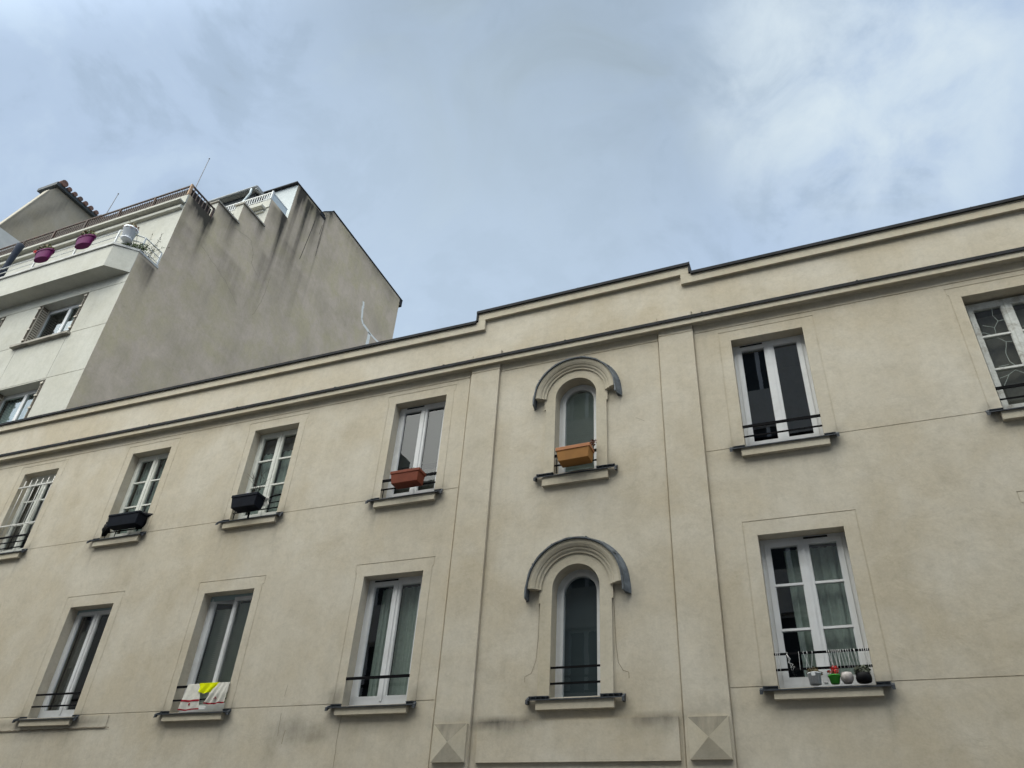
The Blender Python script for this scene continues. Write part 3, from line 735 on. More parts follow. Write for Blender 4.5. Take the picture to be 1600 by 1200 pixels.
m.sheet(ragf, 18, 12); m.build('cleaning_rag', M['rag'], None, 'crumpled white rag draped on the bent rail beside the bare shrub', 'rag', loc=None)
# black box and black sack at the second window
t4 = trough('window_box', -10.985, -10.30, 8.285, 8.478, 6.70, 6.915, .035, M['navy_pl'], M['navy_pl'], 'long black window box with a black sack slumped behind it', soil=True)
m = MB()
def lump(c, r, n=14, k=9, amp=.14, seed=0, squash=1):
    rnd = random.Random(seed); ph = [rnd.uniform(0, 6) for _ in range(6)]
    def fn(u, v):
        th = 2*PI*u; f = PI*v; w = 1+amp*(math.sin(5*th+ph[0])*math.sin(f*3+ph[1])+.6*math.sin(9*th+ph[2]+f*4))
        return (c[0]+r[0]*w*math.sin(f)*math.cos(th), c[1]+r[1]*w*math.sin(f)*math.sin(th), c[2]+r[2]*w*math.cos(f))
    m.sheet(fn, n*2, n)
lump((-10.62, 8.50, 6.925), (.33, .07, .075), seed=3); lump((-10.44, 8.50, 6.83), (.13, .09, .13), seed=5)
m.build('plastic_sack', M['black_pl'], None, 'crumpled black plastic sack stuffed behind the long black window box', 'sack')
m = MB(); lump((-11.14, 8.46, 6.745), (.055, .05, .10), seed=8, amp=.25); m.build('plastic_sack', M['black_pl'], None, 'small black bag sagging at the sill corner left of the long black box', 'sack')

# laundry on the rail of the lower third window
def towel(name, top, zbot, yfn, mat, label, hem=None, cat='towel', nv=24, sag=0, ripple=.006, waves=3):
    """top: (x0,x1,z) on the rail; bottom (x0,x1,z)"""
    (a0, a1, za), (b0, b1, zb_) = top, zbot
    mb = MB()
    def fn(u, v):
        x = (a0+(a1-a0)*u)*(1-v)+(b0+(b1-b0)*u)*v
        z = za-(za-zb_)*v + sag*math.sin(PI*u)*v
        return (x, yfn(v)+ripple*math.sin(2*PI*waves*u+v*4)*(.3+v), z+.006*math.sin(7*u+2*v)*v)
    mb.sheet(fn, 26, nv)
    # the part that goes over the rail and hangs behind it
    def bk(u, v):
        x = a0+(a1-a0)*u; t = v*PI*.5
        return (x, 8.476+.034*math.sin(t)*1.0, za + .012*math.sin(PI*v) - .16*max(0, v-.3))
    mb.sheet(bk, 20, 8)
    o = mb.build(name, mat, None, label, cat)
    if hem:
        for (v0, v1) in hem:
            h = MB()
            def hf(u, v):
                p = fn(u, v0+(v1-v0)*v); return (p[0], p[1]-.003, p[2])
            h.sheet(hf, 26, 2); h.build('hem', M['towel_red'], o)
    return o, fn
yy = lambda v: 8.476-.018*min(1, v*3)
o1, f1 = towel('tea_towel', (-8.385, -8.165, 4.118), (-8.405, -8.045, 3.775), lambda v: 8.476-.035*min(1, v*1.5)+(.0), M['towel'], 'off white tea towel with two crimson bands, left one over the window rail', [(.61, .68), (.95, 1.0)], waves=2)
m = MB()
for du, dv in ((.50, .74), (.53, .77), (.47, .78), (.52, .80)):
    p = f1(du, dv); m.box(p[0]-.008, p[0]+.008, p[1]-.006, p[1]-.004, p[2]-.008, p[2]+.008)
m.build('stitched_motif', M['towel_red'], o1)
o2, f2 = towel('tea_towel', (-7.90, -7.672, 4.118), (-8.01, -7.665, 3.845), lambda v: 8.474-.02*min(1, v*2), M['towel'], 'off white tea towel with crimson hem and small motif, right one on the rail', [(.93, 1.0)], waves=3, ripple=.008)
m = MB()
for du, dv in ((.45, .74), (.50, .70), (.47, .68), (.53, .75)):
    p = f2(du, dv); m.box(p[0]-.007, p[0]+.007, p[1]-.007, p[1]-.005, p[2]-.006, p[2]+.006)
m.build('stitched_motif', M['towel_red'], o2)
towel('yellow_cloth', (-8.185, -7.865, 4.124), (-8.15, -7.90, 4.005), lambda v: 8.468-.010*v, M['yellow'], 'neon yellow cloth folded over the rail between two tea towels', cat='cloth', sag=-.012, ripple=.009, waves=2)

# pots on the sill of the lower right window
YP = 8.452; ZP = 3.775
def pot(name, x, r0, r1, h, mat, label, y=YP, prof=None, z=ZP):
    t = empty(name, (x, y, z), label, 'flower pot'); m = MB()
    m.lathe((x, y, z), prof or [(r0, 0), (r1, h-.012), (r1+.004, h-.011), (r1+.004, h), (r1-.006, h), (r1-.010, h-.02)], 24)
    m.build('pot_body', mat, t); s = MB(); s.lathe((x, y, z), [(r1*.2, h-.03), (r1-.011, h-.022), (r1-.012, h-.018)], 16); s.build('soil', M['soil'], t)
    return t
p = pot('flower_pot', -.312, .054, .063, .108, M['ceramic'], 'white hammered pot with a small square plate and dark succulent, leftmost on the sill')
m = MB(); m.box(-.338, -.300, YP-.070, YP-.066, 3.845, 3.872); m.build('name_plate', M['pvc'], p)
m = MB(); leaves(m, (-.312, YP, 3.870), (.066, .055, .065), 170, .036, 1.2); m.build('plant', M['leaf_dry'], p)
p = pot('flower_pot', -.130, .040, .055, .078, M['green_pl'], 'bright green plastic pot with a red flowering plant')
m = MB(); leaves(m, (-.135, YP, 3.85), (.055, .04, .05), 60, .030, .8); m.build('plant', M['leaf_dry'], p)
m = MB(); leaves(m, (-.12, YP-.015, 3.875), (.05, .04, .065), 90, .026, .8); m.build('flower', M['flower_red'], p)
p = pot('flower_pot', -.013, .045, .05, .10, M['pattern'], 'round mottled grey bowl pot with painted figures', prof=[(.038, 0), (.056, .03), (.062, .055), (.054, .085), (.046, .098), (.040, .098), (.036, .08)])
p = pot('flower_pot', .137, .06, .05, .10, M['black_pl'], 'squat black wrapped pot with a grey green plant, rightmost on the sill', prof=[(.056, 0), (.070, .012), (.074, .045), (.068, .075), (.060, .088), (.054, .088), (.045, .07)])
m = MB(); leaves(m, (.137, YP, 3.86), (.078, .055, .065), 220, .036, 1.0); m.build('plant', simple('grey_green_leaf', (.10, .11, .075), .7, 0, .4), p)
# cords laced between the two rails
cordE = empty('laced_cord', (-.2, 8.49, 3.93), 'thin white cords laced between the two black rails above the flower pots', 'cord')
xs_ = [-.655, -.64, -.62, -.545, -.43, -.385, -.35, -.30, -.16, -.14, -.118, -.10, -.08, -.062, -.045, -.03, -.005, .02, .04, .065, .095, .10, .14, .165, .185, .205, .222]
for k, x in enumerate(xs_):
    dx = random.uniform(-.03, .045) if .0 < k/len(xs_) < .9 else random.uniform(-.01, .01)
    m = MB(); m.tube([(x, 8.492, 4.116), (x, 8.489, 4.088), (x+dx*.5, 8.4905, 4.02), (x+dx, 8.489, 3.955), (x+dx, 8.492, 3.93)], .0019, 4); m.build('cord', M['cord'], cordE)
m = MB(); m.tube([(-.55, 8.490, 4.095), (-.52, 8.488, 4.045), (-.545, 8.486, 4.01), (-.50, 8.486, 3.99), (-.53, 8.486, 3.955), (-.49, 8.486, 3.97), (-.51, 8.486, 3.93)], .0032, 5)
m.build('knotted_cord', M['cord'], cordE)

# ================================================================== PALE BUILDING WITH GREY GABLE
XG = -17.75
G = empty('apartment_building', (XG, 11, 0), 'taller pale apartment building with a bare grey stepped gable wall and roof terraces', 'building')
xl = -29.95
wins = []
for (z0, z1) in ((15.03, 16.63), (11.80, 13.39), (8.57, 10.16)):
    for (a, b) in ((-21.23, -19.18), (-24.78, -22.73), (-28.33, -26.28)): wins.append((a, b, z0, z1))
def dW(x, z):
    for a, b, c, d in wins:
        if a < x < b and c < z < d: return None
    for zz_ in (16.64, 15.045, 13.43, 11.83, 10.2, 8.6):
        if abs(z-zz_) < .009: return .014
    for xx in (-19.22, -21.29, -22.77, -24.83, -26.32, -28.38):
        if abs(x-xx) < .007 and (13.43 < z < 15.04 or 10.2 < z < 11.83): return .01
    return 0.0
xb = [xl, XG]; zb = [0, 17.02]
for r in wins: xb += r[:2]; zb += r[2:]
for v in (16.64, 15.045, 13.43, 11.83, 10.2, 8.6): zb += [v-.009, v+.009]
for v in (-19.22, -21.29, -22.77, -24.83, -26.32, -28.38): xb += [v-.007, v+.007]
w = MB(); relief(w, fill_breaks(xb, .6), fill_breaks(zb, .6), dW, 11.0, 1, .34, lambda x, z: .10 if random.random() < .15 else .02)
w.build('front_wall', M['white_wall'], G)
for (a, b, z0, z1) in wins:
    s = MB(); s.box(a-.22, b+.08, 10.87, 11.0, z0-.075, z0-.002); s.box(a, b, 11.0, 11.33, z0-.02, z0+.004)
    y = 11.30; f = MB(); t = .055
    f.box(a, a+t, y, y+.07, z0, z1); f.box(b-t, b, y, y+.07, z0, z1); f.box(a+t, b-t, y, y+.07, z1-.06, z1); f.box(a+t, b-t, y, y+.07, z0, z0+.06)
    c = (a+b)/2; f.box(c-.06, c+.06, y-.012, y+.06, z0+.06, z1-.06)
    for x in (a+t, b-t-.06): f.box(x, x+.06, y-.012, y+.06, z0+.06, z1-.06)
    for x0, x1 in ((a+t+.06, c-.06), (c+.06, b-t-.06)): f.box(x0, x1, y-.012, y+.06, z1-.13, z1-.06); f.box(x0, x1, y-.012, y+.06, z0+.06, z0+.13)
    fo = f.build('window', M['pvc'], G)
    p = MB(); p.box(a+t+.06, b-t-.06, y+.02, y+.024, z0+.13, z1-.13); p.build('pane', M['glass'], fo)
    m = MB(); wavy(m, c+.0, b-.1, z0+.05, z1-.4 if z0 > 14 else z1-.1, 11.45, 9, .02); m.build('curtain', M['curtain_white'], fo)
    if z0 < 14:
        m = MB(); wavy(m, a+.1, c, z0+.05, z1-.1, 11.45, 7, .02); m.build('curtain', M['curtain_white'], fo)
    s.build('window_sill', M['concrete'], G)
    # folded metal shutters in both reveals
    for x, e in ((a+.012, 1), (b-.012, -1)):
        h = MB(); n = 3
        for k in range(n):
            xx = x+e*.042*k; h.box(min(xx, xx+e*.012), max(xx, xx+e*.012), 10.985+.012*k, 11.27, z0+.02, z1-.02)
        nn = 17; sl_ = MB(); xx = x+e*.042*2+e*.014
        for k in range(nn):
            zc0 = z0+.10+(z1-z0-.2)*k/nn
            sl_.box(min(xx, xx+e*.016), max(xx, xx+e*.016), 11.05, 11.22, zc0, zc0+.045)
        for yq in (11.0, 11.23): sl_.box(min(xx, xx+e*.01), max(xx, xx+e*.01), yq, yq+.035, z0+.03, z1-.03)
        for zz_ in (.12, .38, .64, .9):
            sl_.box(min(x-e*.002, x+e*.10), max(x-e*.002, x+e*.10), 10.960, 10.984, z0+(z1-z0)*zz_, z0+(z1-z0)*zz_+.05)
        ho_ = h.build('folding_shutter', M['shutter_dark'], G); sl_.build('slats', M['shutter'], ho_)
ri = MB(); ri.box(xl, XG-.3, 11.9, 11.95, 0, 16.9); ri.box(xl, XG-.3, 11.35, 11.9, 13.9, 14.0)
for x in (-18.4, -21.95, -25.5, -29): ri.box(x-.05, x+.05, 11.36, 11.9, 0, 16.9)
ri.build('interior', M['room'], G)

# gable wall with its steps
steps = [(11.0, 11.75, 17.93, 17.93), (11.75, 12.88, 21.29, 21.29), (12.88, 13.90, 22.13, 22.13), (13.90, 15.04, 23.13, 23.13),
         (15.04, 16.07, 24.62, 24.62), (16.07, 17.90, 26.70, 26.72), (17.90, 18.45, 26.90, 27.48), (18.45, 24.63, 27.50, 27.53)]
runs = [(12.6, .25, 21.3, .45, .9), (18.3, .3, 27.45, .35, .6), (12.80, .16, 21.3, 1.5, 1.3), (12.35, .35, 21.3, .75, 1.2), (12.0, .2, 21.3, .7, .8), (11.85, .12, 21.0, 2.0, .45), (13.75, .22, 22.1, 1.3, .85), (13.3, .3, 22.1, .6, .6), (14.95, .16, 23.1, .75, .75),
        (14.3, .4, 23.1, .4, .4), (15.95, .13, 24.6, 3.2, 1.15), (15.80, .22, 24.6, 1.4, .9), (15.35, .2, 24.4, 1.2, .45), (15.6, .25, 22, 4.5, .35), (16.35, .13, 26.6, 3.2, 1.1), (16.62, .08, 26.6, 2.4, .5), (16.95, .16, 26.5, 3.4, 1.25),
        (16.4, .35, 26.6, .8, .8), (17.3, .4, 26.6, .7, .8), (17.25, .06, 26.5, 3.5, .5), (17.62, .14, 26.6, 3.4, .8), (17.85, .08, 26.5, 2.6, .55), (18.1, .08, 26.9, 4.5, .6), (18.35, .14, 27.3, .9, .7), (20.0, .9, 27.3, .5, .3), (22.2, 1.2, 27.4, .5, .35), (23.8, .6, 27.3, .9, .4),
        (11.35, .2, 17.8, .8, .7), (11.6, .12, 17.8, 1.2, .7), (16.6, .5, 23.5, 4, .22), (14.2, .9, 20.5, 3, .22), (12.2, .6, 20.2, 2.6, .28), (17.5, .3, 23, 4, .2)]
def grG(y, z):
    g = 0
    for yc, w_, zt_, L_, s_ in runs:
        d = zt_-z
        yc2 = yc
        if d > -.05 and abs(y-yc2) < 3*w_: g += s_*math.exp(-((y-yc2)/w_)**2)*math.exp(-(max(0, d)/L_)**1.3*1.4)
    g += .10*max(0, math.sin(y*2.1+math.sin(z*.9)*1.3)*math.sin(z*1.3+y*.7))
    return min(g*.92, 1.2)
gb = MB()
for (y0, y1, z0, z1) in steps:
    n = max(1, math.ceil((y1-y0)/.12))
    for k in range(n):
        ya, yb = y0+(y1-y0)*k/n, y0+(y1-y0)*(k+1)/n; za, zb_ = z0+(z1-z0)*k/n, z0+(z1-z0)*(k+1)/n
        ts = [0, .08, .2] + [.2+.2*i for i in range(1, 60)]
        for i in range(len(ts)-1):
            P = [(ya, za-ts[i]), (yb, zb_-ts[i]), (yb, zb_-ts[i+1]), (ya, za-ts[i+1])]
            gb.face([(XG, a, b) for a, b in P], [grG(a, b) for a, b in P])
        P = [(ya, za-ts[-1]), (yb, zb_-ts[-1]), (yb, 0), (ya, 0)]
        gb.face([(XG, a, b) for a, b in P])
    # top of the step
    gb.face([(XG, y0, z0), (XG, y1, z1), (XG-.35, y1, z1), (XG-.35, y0, z0)])
gb.face([(XG, 24.63, 0), (XG, 24.63, 27.53), (XG-4, 24.63, 27.53), (XG-4, 24.63, 0)])
gb.build('gable_wall', M['gable'], G)
# rendered faces of the wall's steps, facing the street
sf = MB()
for (y, z0, z1) in ((11.75, 17.93, 21.29), (12.88, 21.29, 22.13), (13.90, 22.13, 23.13), (15.04, 23.13, 24.62)):
    sf.box(XG-.35, XG-.001, y+.0015, y+.05, z0, z1-.001)
sf.box(xl, XG-.35, 11.752, 11.95, 16.9, 21.285)
sf.box(xl, XG-.35, 15.045, 15.25, 20.9, 24.60)
sf.build('setback_wall', M['white_wall'], G)
bo = MB(); bo.box(xl, XG-.02, 12.0, 24.6, 0, 20.85); bo.box(xl, XG-.36, 15.3, 24.6, 20.86, 24.5); bo.box(-21.5, XG-.02, 18.46, 24.6, 24.51, 27.48); bo.box(XG-.34, XG-.02, 12.9, 15.3, 20.86, 22.11); bo.box(XG-.34, XG-.02, 13.95, 15.3, 22.12, 23.1)
bo.box(XG-.34, XG-.02, 15.1, 18.4, 20.87, 24.6); bo.build('rear_block', M['white_wall'], G)
# copings of the steps
for (y0, y1, z, ov) in ((12.86, 13.98, 22.13, .05), (13.88, 15.12, 23.13, .05)):
    cpn = MB(); cpn.box(XG-.40, XG+ov, y0-.03, y1, z+.001, z+.065); cpn.build('step_coping', M['concrete'], G)
tc = MB()
tc.hexa([(XG-1.75, 15.93, 26.66), (XG+.03, 15.93, 26.66), (XG+.03, 18.0, 26.73), (XG-1.75, 18.0, 26.73), (XG-1.75, 15.93, 26.72), (XG+.03, 15.93, 26.72), (XG+.03, 18.0, 26.79), (XG-1.75, 18.0, 26.79)])
tc.box(XG-.02, XG+.035, 17.72, 18.08, 26.56, 26.70)
tc.hexa([(XG-3, 18.43, 27.505), (XG+.04, 18.43, 27.505), (XG+.04, 24.85, 27.535), (XG-3, 24.85, 27.535), (XG-3, 18.43, 27.55), (XG+.04, 18.43, 27.55), (XG+.04, 24.85, 27.58), (XG-3, 24.85, 27.58)])
tc.box(XG-3, XG+.03, 24.635, 24.84, 27.15, 27.533)
tc.hexa([(XG-.4, 17.88, 26.89), (XG+.03, 17.88, 26.89), (XG+.03, 18.45, 27.49), (XG-.4, 18.45, 27.49), (XG-.4, 17.88, 26.93), (XG+.03, 17.88, 26.93), (XG+.03, 18.45, 27.54), (XG-.4, 18.45, 27.54)])
tc.build('roof_edge', M['zinc_dark'], G)
# open joints and a filled crack on the gable
def gline(mb, pts, w, x=XG+.003):
    for k in range(len(pts)-1):
        (y0, z0), (y1, z1) = pts[k], pts[k+1]; L_ = math.hypot(y1-y0, z1-z0) or 1
        ny, nz = -(z1-z0)/L_*w/2, (y1-y0)/L_*w/2
        mb.face([(x, y0-ny, z0-nz), (x, y1-ny, z1-nz), (x, y1+ny, z1+nz), (x, y0+ny, z0+nz)])
m = MB(); gline(m, [(17.535, 26.0), (17.5, 25.4), (17.43, 24.6), (17.325, 23.486)], .028)
gline(m, [(18.08, 26.5), (18.10, 25.9), (18.09, 25.2), (18.14, 24.435)], .018); gline(m, [(18.16, 25.5), (18.13, 24.9)], .012); gline(m, [(18.02, 26.2), (18.0, 25.6)], .02)
m.build('open_joint', M['gap'], G)
m = MB(); gline(m, [(21.867, 25.024), (21.93, 24.80), (21.90, 24.62), (21.947, 24.426), (22.0, 24.1), (22.17, 23.915), (22.45, 23.90), (22.764, 23.848)], .15); gline(m, [(22.764, 23.848), (23.2, 23.86), (23.631, 23.901), (24.1, 23.93)], .11)
gline(m, [(22.764, 23.848), (22.78, 23.5), (22.76, 23.101), (22.9, 22.6)], .22); m.build('crack_filler', M['filler'], G)
for pts in ([(13.55, 21.75), (14.78, 22.05), (15.05, 21.60), (15.1, 21.2), (15.75, 20.9)], [(12.85, 20.0), (14.3, 19.6), (15.2, 19.1)], [(16.2, 21.6), (16.1, 20.2), (15.9, 19.2)]):
    q = []
    for (ya, za), (yb, zb_) in zip(pts, pts[1:]):
        for i in range(7): q.append((ya+(yb-ya)*i/7+random.uniform(-.03, .03), za+(zb_-za)*i/7+random.uniform(-.03, .03)))
    m = MB(); gline(m, q, .014, XG+.002); m.build('old_seam', M['seam'], G)
# front cornice and terrace parapet
cnn = MB()
cnn.box(xl, XG-.03, 11.50, 11.7515, 20.84, 20.88); cnn.box(xl, XG-.05, 11.63, 11.7513, 20.60, 20.72)
cnn.box(xl, XG-.001, 11.70, 11.7517, 20.881, 21.262); cnn.build('cornice', M['white_wall'], G)
# brown terrace railing with reed screen
rl = MB(); YR = 11.73; zb0, zb1 = 21.26, 21.72
rl.box(xl, XG-.02, YR-.025, YR+.025, zb1, zb1+.045); rl.box(xl, XG-.02, YR-.012, YR+.012, zb0+.04, zb0+.065)
for x in [XG-.05-1.6*k for k in range(8)]: rl.box(x-.03, x+.03, YR-.03, YR+.03, zb0, zb1)
rl.box(XG-.06, XG-.01, YR+.03, 12.82, zb1+.0, zb1+.045); rl.box(XG-.045, XG-.02, YR+.03, 12.82, zb0+.04, zb0+.06)
rl.box(XG-.07, XG-.0, 12.80, 12.86, zb0, zb1+.05); rl.build('terrace_railing', M['brown_iron'], G)
ba = MB(); x = XG-.13
while x > xl:
    ba.box(x-.009, x+.009, YR-.006, YR+.006, zb0, zb1); x -= .105
y = YR+.16
while y < 12.78:
    ba.box(XG-.045, XG-.022, y-.012, y+.012, zb0-.01, zb1); y += .155
ba.build('balusters', M['baluster'], G)
rs = MB(); x = XG-.15
while x > -28:
    wd = random.uniform(.25, .7)
    rs.box(x-wd, x, YR+.05, YR+.07, zb0-.02, zb1-random.uniform(.0, .05))
    x -= wd
rs.box(XG-.10, XG-.08, YR+.1, 12.78, zb0+.0, zb1-.05); rs.build('reed_screen', M['reed'], G)
pt = MB(); pt.box(XG-.075, XG-.01, YR-.045, YR+.05, zb0+.0, zb1+.06); pt.build('corner_post', simple('raw_wood_post', (.33, .22, .14), .8, 0, .3, 12), G)
# balcony with its chamfered corner
poly = [(xl, 10.49), (-18.28, 10.49), (XG-.001, 10.985), (XG-.001, 10.9995), (xl, 10.9995)]
pb = MB(); pb.prism(poly, 17.01, 17.86, 'z'); pb.build('balcony_parapet', M['white_wall'], G)
poly = [(xl, 10.44), (-18.27, 10.44), (XG+.02, 10.975), (XG+.02, 11.77), (XG-.26, 11.76), (XG-.26, 11.10), (-18.38, 10.75), (xl, 10.75)]
pc = MB(); pc.prism(poly, 17.862, 17.945, 'z'); pc.build('balcony_coping', simple('pale_coping', (.46, .46, .44), .8, 0, .15, 6, dirt=(.3, .29, .27)), G)
fl_ = MB(); fl_.box(xl, XG-.3, 11.02, 11.7, 17.5, 17.6); fl_.build('balcony_floor', M['concrete'], G)
br = MB(); A0 = (-18.31, 10.50); A1 = (XG-.03, 11.02); A2 = (XG-.03, 11.70)
for z, r_ in ((18.46, .020), (18.23, .014)):
    br.tube([(xl, 10.50, z), (A0[0], A0[1], z)], r_, 6)
for z, r_ in ((18.50, .020), (18.27, .014), (18.06, .014)):
    br.tube([(A0[0], A0[1], z), (A1[0], A1[1], z), (A2[0], A2[1], z)], r_, 6)
for (x, y) in ((-29.5, 10.5), (-27.2, 10.5), (-25.4, 10.5), (-23.6, 10.5), (-21.85, 10.5), (-20.05, 10.5), A0, A1, A2): br.box(x-.022, x+.022, y-.022, y+.022, 17.946, 18.50)
br.build('balcony_railing', M['grey_iron'], G)
# upper storeys behind
u = MB(); u.box(-19.48, XG-.0015, 16.071, 16.2, 24.6, 26.655); u.box(-19.48, -19.44, 16.2, 18.2, 24.6, 26.655); u.build('attic_wall', simple('pale_grey_attic', (.42, .455, .46), .7, 0, .05, 3), G)
u = MB(); u.box(-24, XG-.16, 14.78, 15.038, 24.08, 24.17); u.box(-24, XG-.2, 14.97, 15.037, 23.95, 24.04); u.box(-24, XG-.001, 15.0, 15.036, 24.171, 24.61); u.build('upper_cornice', M['white_wall'], G)
ms = MB(); ms.prism([(15.62, 24.55), (15.75, 26.50), (18.3, 26.60), (18.3, 24.55)], -24.5, -19.62, 'x'); ms.build('slate_dormer', M['slate'], G)
ev = MB(); ev.box(-24.5, -19.42, 15.50, 18.3, 26.56, 26.64); ev.tube([(-24.5, 15.50, 26.55), (-19.42, 15.50, 26.55)], .06, 8); ev.box(-19.50, -19.40, 15.50, 16.05, 26.42, 26.56)
ev.build('dormer_eave', M['gutter'], G)
dp = MB(); dp.tube([(-19.68, 15.5, 26.5), (-19.70, 15.52, 26.25), (-19.95, 15.58, 26.0), (-19.98, 15.55, 25.85), (-20.0, 15.55, 24.7)], .05, 8); dp.build('downpipe', M['frost'], G)
wr = MB(); wr.box(-22, XG-.03, 14.98, 15.02, 24.99, 25.03); wr.box(-22, XG-.03, 14.99, 15.01, 24.66, 24.68)
x = XG-.05
while x > -22: wr.box(x-.012, x+.012, 14.99, 15.01, 24.62, 24.99); x -= .12
wr.box(XG-.055, XG-.0, 14.96, 15.04, 24.62, 25.06); wr.box(XG-.05, XG-.02, 15.04, 15.96, 24.99, 25.03); wr.build('upper_railing', M['grey_iron'], G)
pn = MB(); pn.box(XG-.04, XG-.03, 15.05, 15.95, 24.63, 24.985); pn.build('frosted_screen', M['frost'], G)
# aerials
for (x, y, z0, z1, dx, lab) in ((-22.1, 11.9, 21.5, 23.11, .14, 'short grey aerial mast behind the middle of the brown terrace railing'), (-18.31, 12.2, 21.9, 23.92, .07, 'tall thin grey aerial mast rising at the corner of the terrace railing')):
    m = MB(); m.tube([(x, y, 20.86), (x, y, z0), (x+dx, y, z1)], [.02, .017, .013], 6); m.lathe((x+dx, y, z1-.02), [(.012, 0), (.024, .01), (.022, .045), (.008, .05)], 8)
    m.build('aerial_mast', M['mast'], None, lab, 'aerial', 'aerial masts on the roof terrace', loc=(x, y, 20.86))

# ------------------------------------------------------------------ balcony things
def rail_pot(x, z, lab, redflower):
    t = empty('rail_planter', (x, 10.45, z-.17), lab, 'planter', 'magenta planters on the balcony railing'); m = MB(); n = 20
    prof = [(.24, -.17), (.275, .10), (.31, .11), (.31, .165), (.285, .165)]
    rings = []
    for (r, zz_) in prof:
        rings.append([(x+r*1.28*math.cos(PI*k/n*2), 10.42+.15*(r/.3)*math.sin(PI*k/n*2), z+zz_) for k in range(n)])
    for a_, b_ in zip(rings, rings[1:]):
        for k in range(n): m.face([a_[k], a_[(k+1) % n], b_[(k+1) % n], b_[k]], smooth=True)
    m.face(rings[0]); m.face(rings[-1]); m.build('body', M['magenta'], t)
    p = MB(); leaves(p, (x-.02, 10.40, z+.15), (.36, .14, .30), 300, .085, .9); p.build('plant', M['leaf_dry'], t)
    p = MB(); leaves(p, (x+.08, 10.40, z+.15), (.24, .14, .26), 150, .08, .9); p.build('plant', M['leaf'], t)
    if redflower:
        p = MB(); leaves(p, (x-.42, 10.38, z+.24), (.07, .06, .07), 90, .05, .3); p.build('flower', M['flower_red'], t)
rail_pot(-21.42, 18.33, 'magenta oval planter on the balcony rail with one red geranium bloom', True)
rail_pot(-19.66, 18.36, 'magenta oval planter on the balcony rail with green trailing leaves, nearer the corner', False)
t = empty('flower_pot', (-17.78, 10.60, 17.95), 'big white plastic pot of dry leafy plants at the balcony railing corner', 'flower pot')
cx_, cyy, cz = -18.02, 10.62, 18.12
m = MB(); m.lathe((cx_, cyy, cz), [(.155, 0), (.20, .36), (.225, .365), (.225, .42), (.205, .42), (.19, .38)], 28); m.build('pot_body', M['white_pl'], t)
m = MB(); m.lathe((cx_, cyy, cz-.03), [(.12, -.0), (.17, .015), (.175, .03)], 24); m.build('saucer', M['white_pl'], t)
m = MB(); leaves(m, (cx_, cyy, cz+.40), (.25, .22, .26), 260, .075, .5); m.build('plant', M['leaf_dry'], t)
m = MB(); leaves(m, (cx_+.05, cyy-.02, cz+.38), (.27, .22, .16), 90, .07, .2); m.build('plant', M['leaf_red'], t)
m = MB()
for k in range(3): leaves(m, (-18.2+.2*k, 10.75+.14*k, 17.98), (.22, .12, .30), 200, .06, .6)
m.build('trailing_plant', M['leaf'], None, 'mossy green plant growing low behind the corner of the balcony railing', 'plant')
def shrub(name, c, h, spread, n, lab, lean=(0, 0, 0)):
    t = empty(name, c, lab, 'plant'); m = MB(); l = MB()
    for k in range(n):
        d = Vector((random.gauss(0, spread)+lean[0], random.gauss(0, spread)+lean[1], 1)).normalized(); q = [Vector(c)]
        for i in range(5):
            d = (d+Vector((random.gauss(0, .18), random.gauss(0, .18), .0))).normalized(); q.append(q[-1]+d*h/5*random.uniform(.8, 1.1))
        m.tube(q, [.009, .008, .006, .005, .004, .003], 4)
        for i in range(2, 6): leaves(l, q[i], (.05, .05, .05), 5, .035, 0)
    m.build('branches', M['twig'], t); l.build('foliage', M['leaf'], t)
shrub('balcony_shrub', (-17.95, 11.45, 17.95), 1.05, .32, 9, 'sparse twiggy shrub on the balcony against the corner of the pale wall')
shrub('balcony_shrub', (-17.90, 11.05, 17.95), .55, .45, 9, 'small sparse shrub tangled in the side rails of the balcony', (.1, 0, 0))
# closed parasol
t = empty('parasol', (-23.65, 10.75, 17.6), 'closed dark blue parasol leaning over the balcony railing', 'parasol')
m = MB(); q = [Vector((-23.62, 10.62, 18.2)), Vector((-23.58, 10.61, 18.45)), Vector((-23.55, 10.6, 18.7)), Vector((-23.50, 10.6, 19.1)), Vector((-23.46, 10.6, 19.45)), Vector((-23.44, 10.6, 19.66)), Vector((-23.43, 10.6, 19.72))]
m.tube(q, [.09, .10, .085, .10, .115, .13, .05], 10); m.build('canopy', M['umb'], t)
m = MB(); m.tube([(-23.68, 10.66, 17.6), (-23.62, 10.62, 18.3)], .025, 8); m.build('pole', M['grey_iron'], t)

# ================================================================== GABLE HOUSE FAR LEFT
H = empty('gabled_house', (-30, 13, 0), 'grey rendered gable with a clay tiled edge rising beyond the brown terrace railing', 'building')
m = MB(); prof = [(12.46, 24.83), (13.42, 28.14), (13.66, 28.58), (15.8, 28.60), (20, 28.9), (20, 0), (12.46, 0)]
def gface(x, x2):
    # fine faces on the visible side
    n = 40
    for i in range(60):
        ya, yb = 12.46+i*.125, 12.46+(i+1)*.125
        def tp(y): return 24.83+(y-12.46)*3.448 if y < 13.42 else (28.14+(y-13.42)*1.83 if y < 13.66 else 28.58+(y-13.66)*.045)
        for j in range(n):
            def P(y, t): z = 22+(tp(y)-22)*t; return (x, y, z)
            def gg(y, z): 
                g = .75*math.exp(-((tp(y)-z)/.45))*(.5+.5*math.sin(y*3)) if y > 13.5 else 0
                g += .55*math.exp(-((z-25.4-(y-12.9)*1.9)/.55)**2)*(1 if y < 14.4 else .4); return min(g, .9)*.6
            q = [P(ya, j/n), P(yb, j/n), P(yb, (j+1)/n), P(ya, (j+1)/n)]
            m.face(q, [gg(p[1], p[2]) for p in q])
gface(-30, 0)
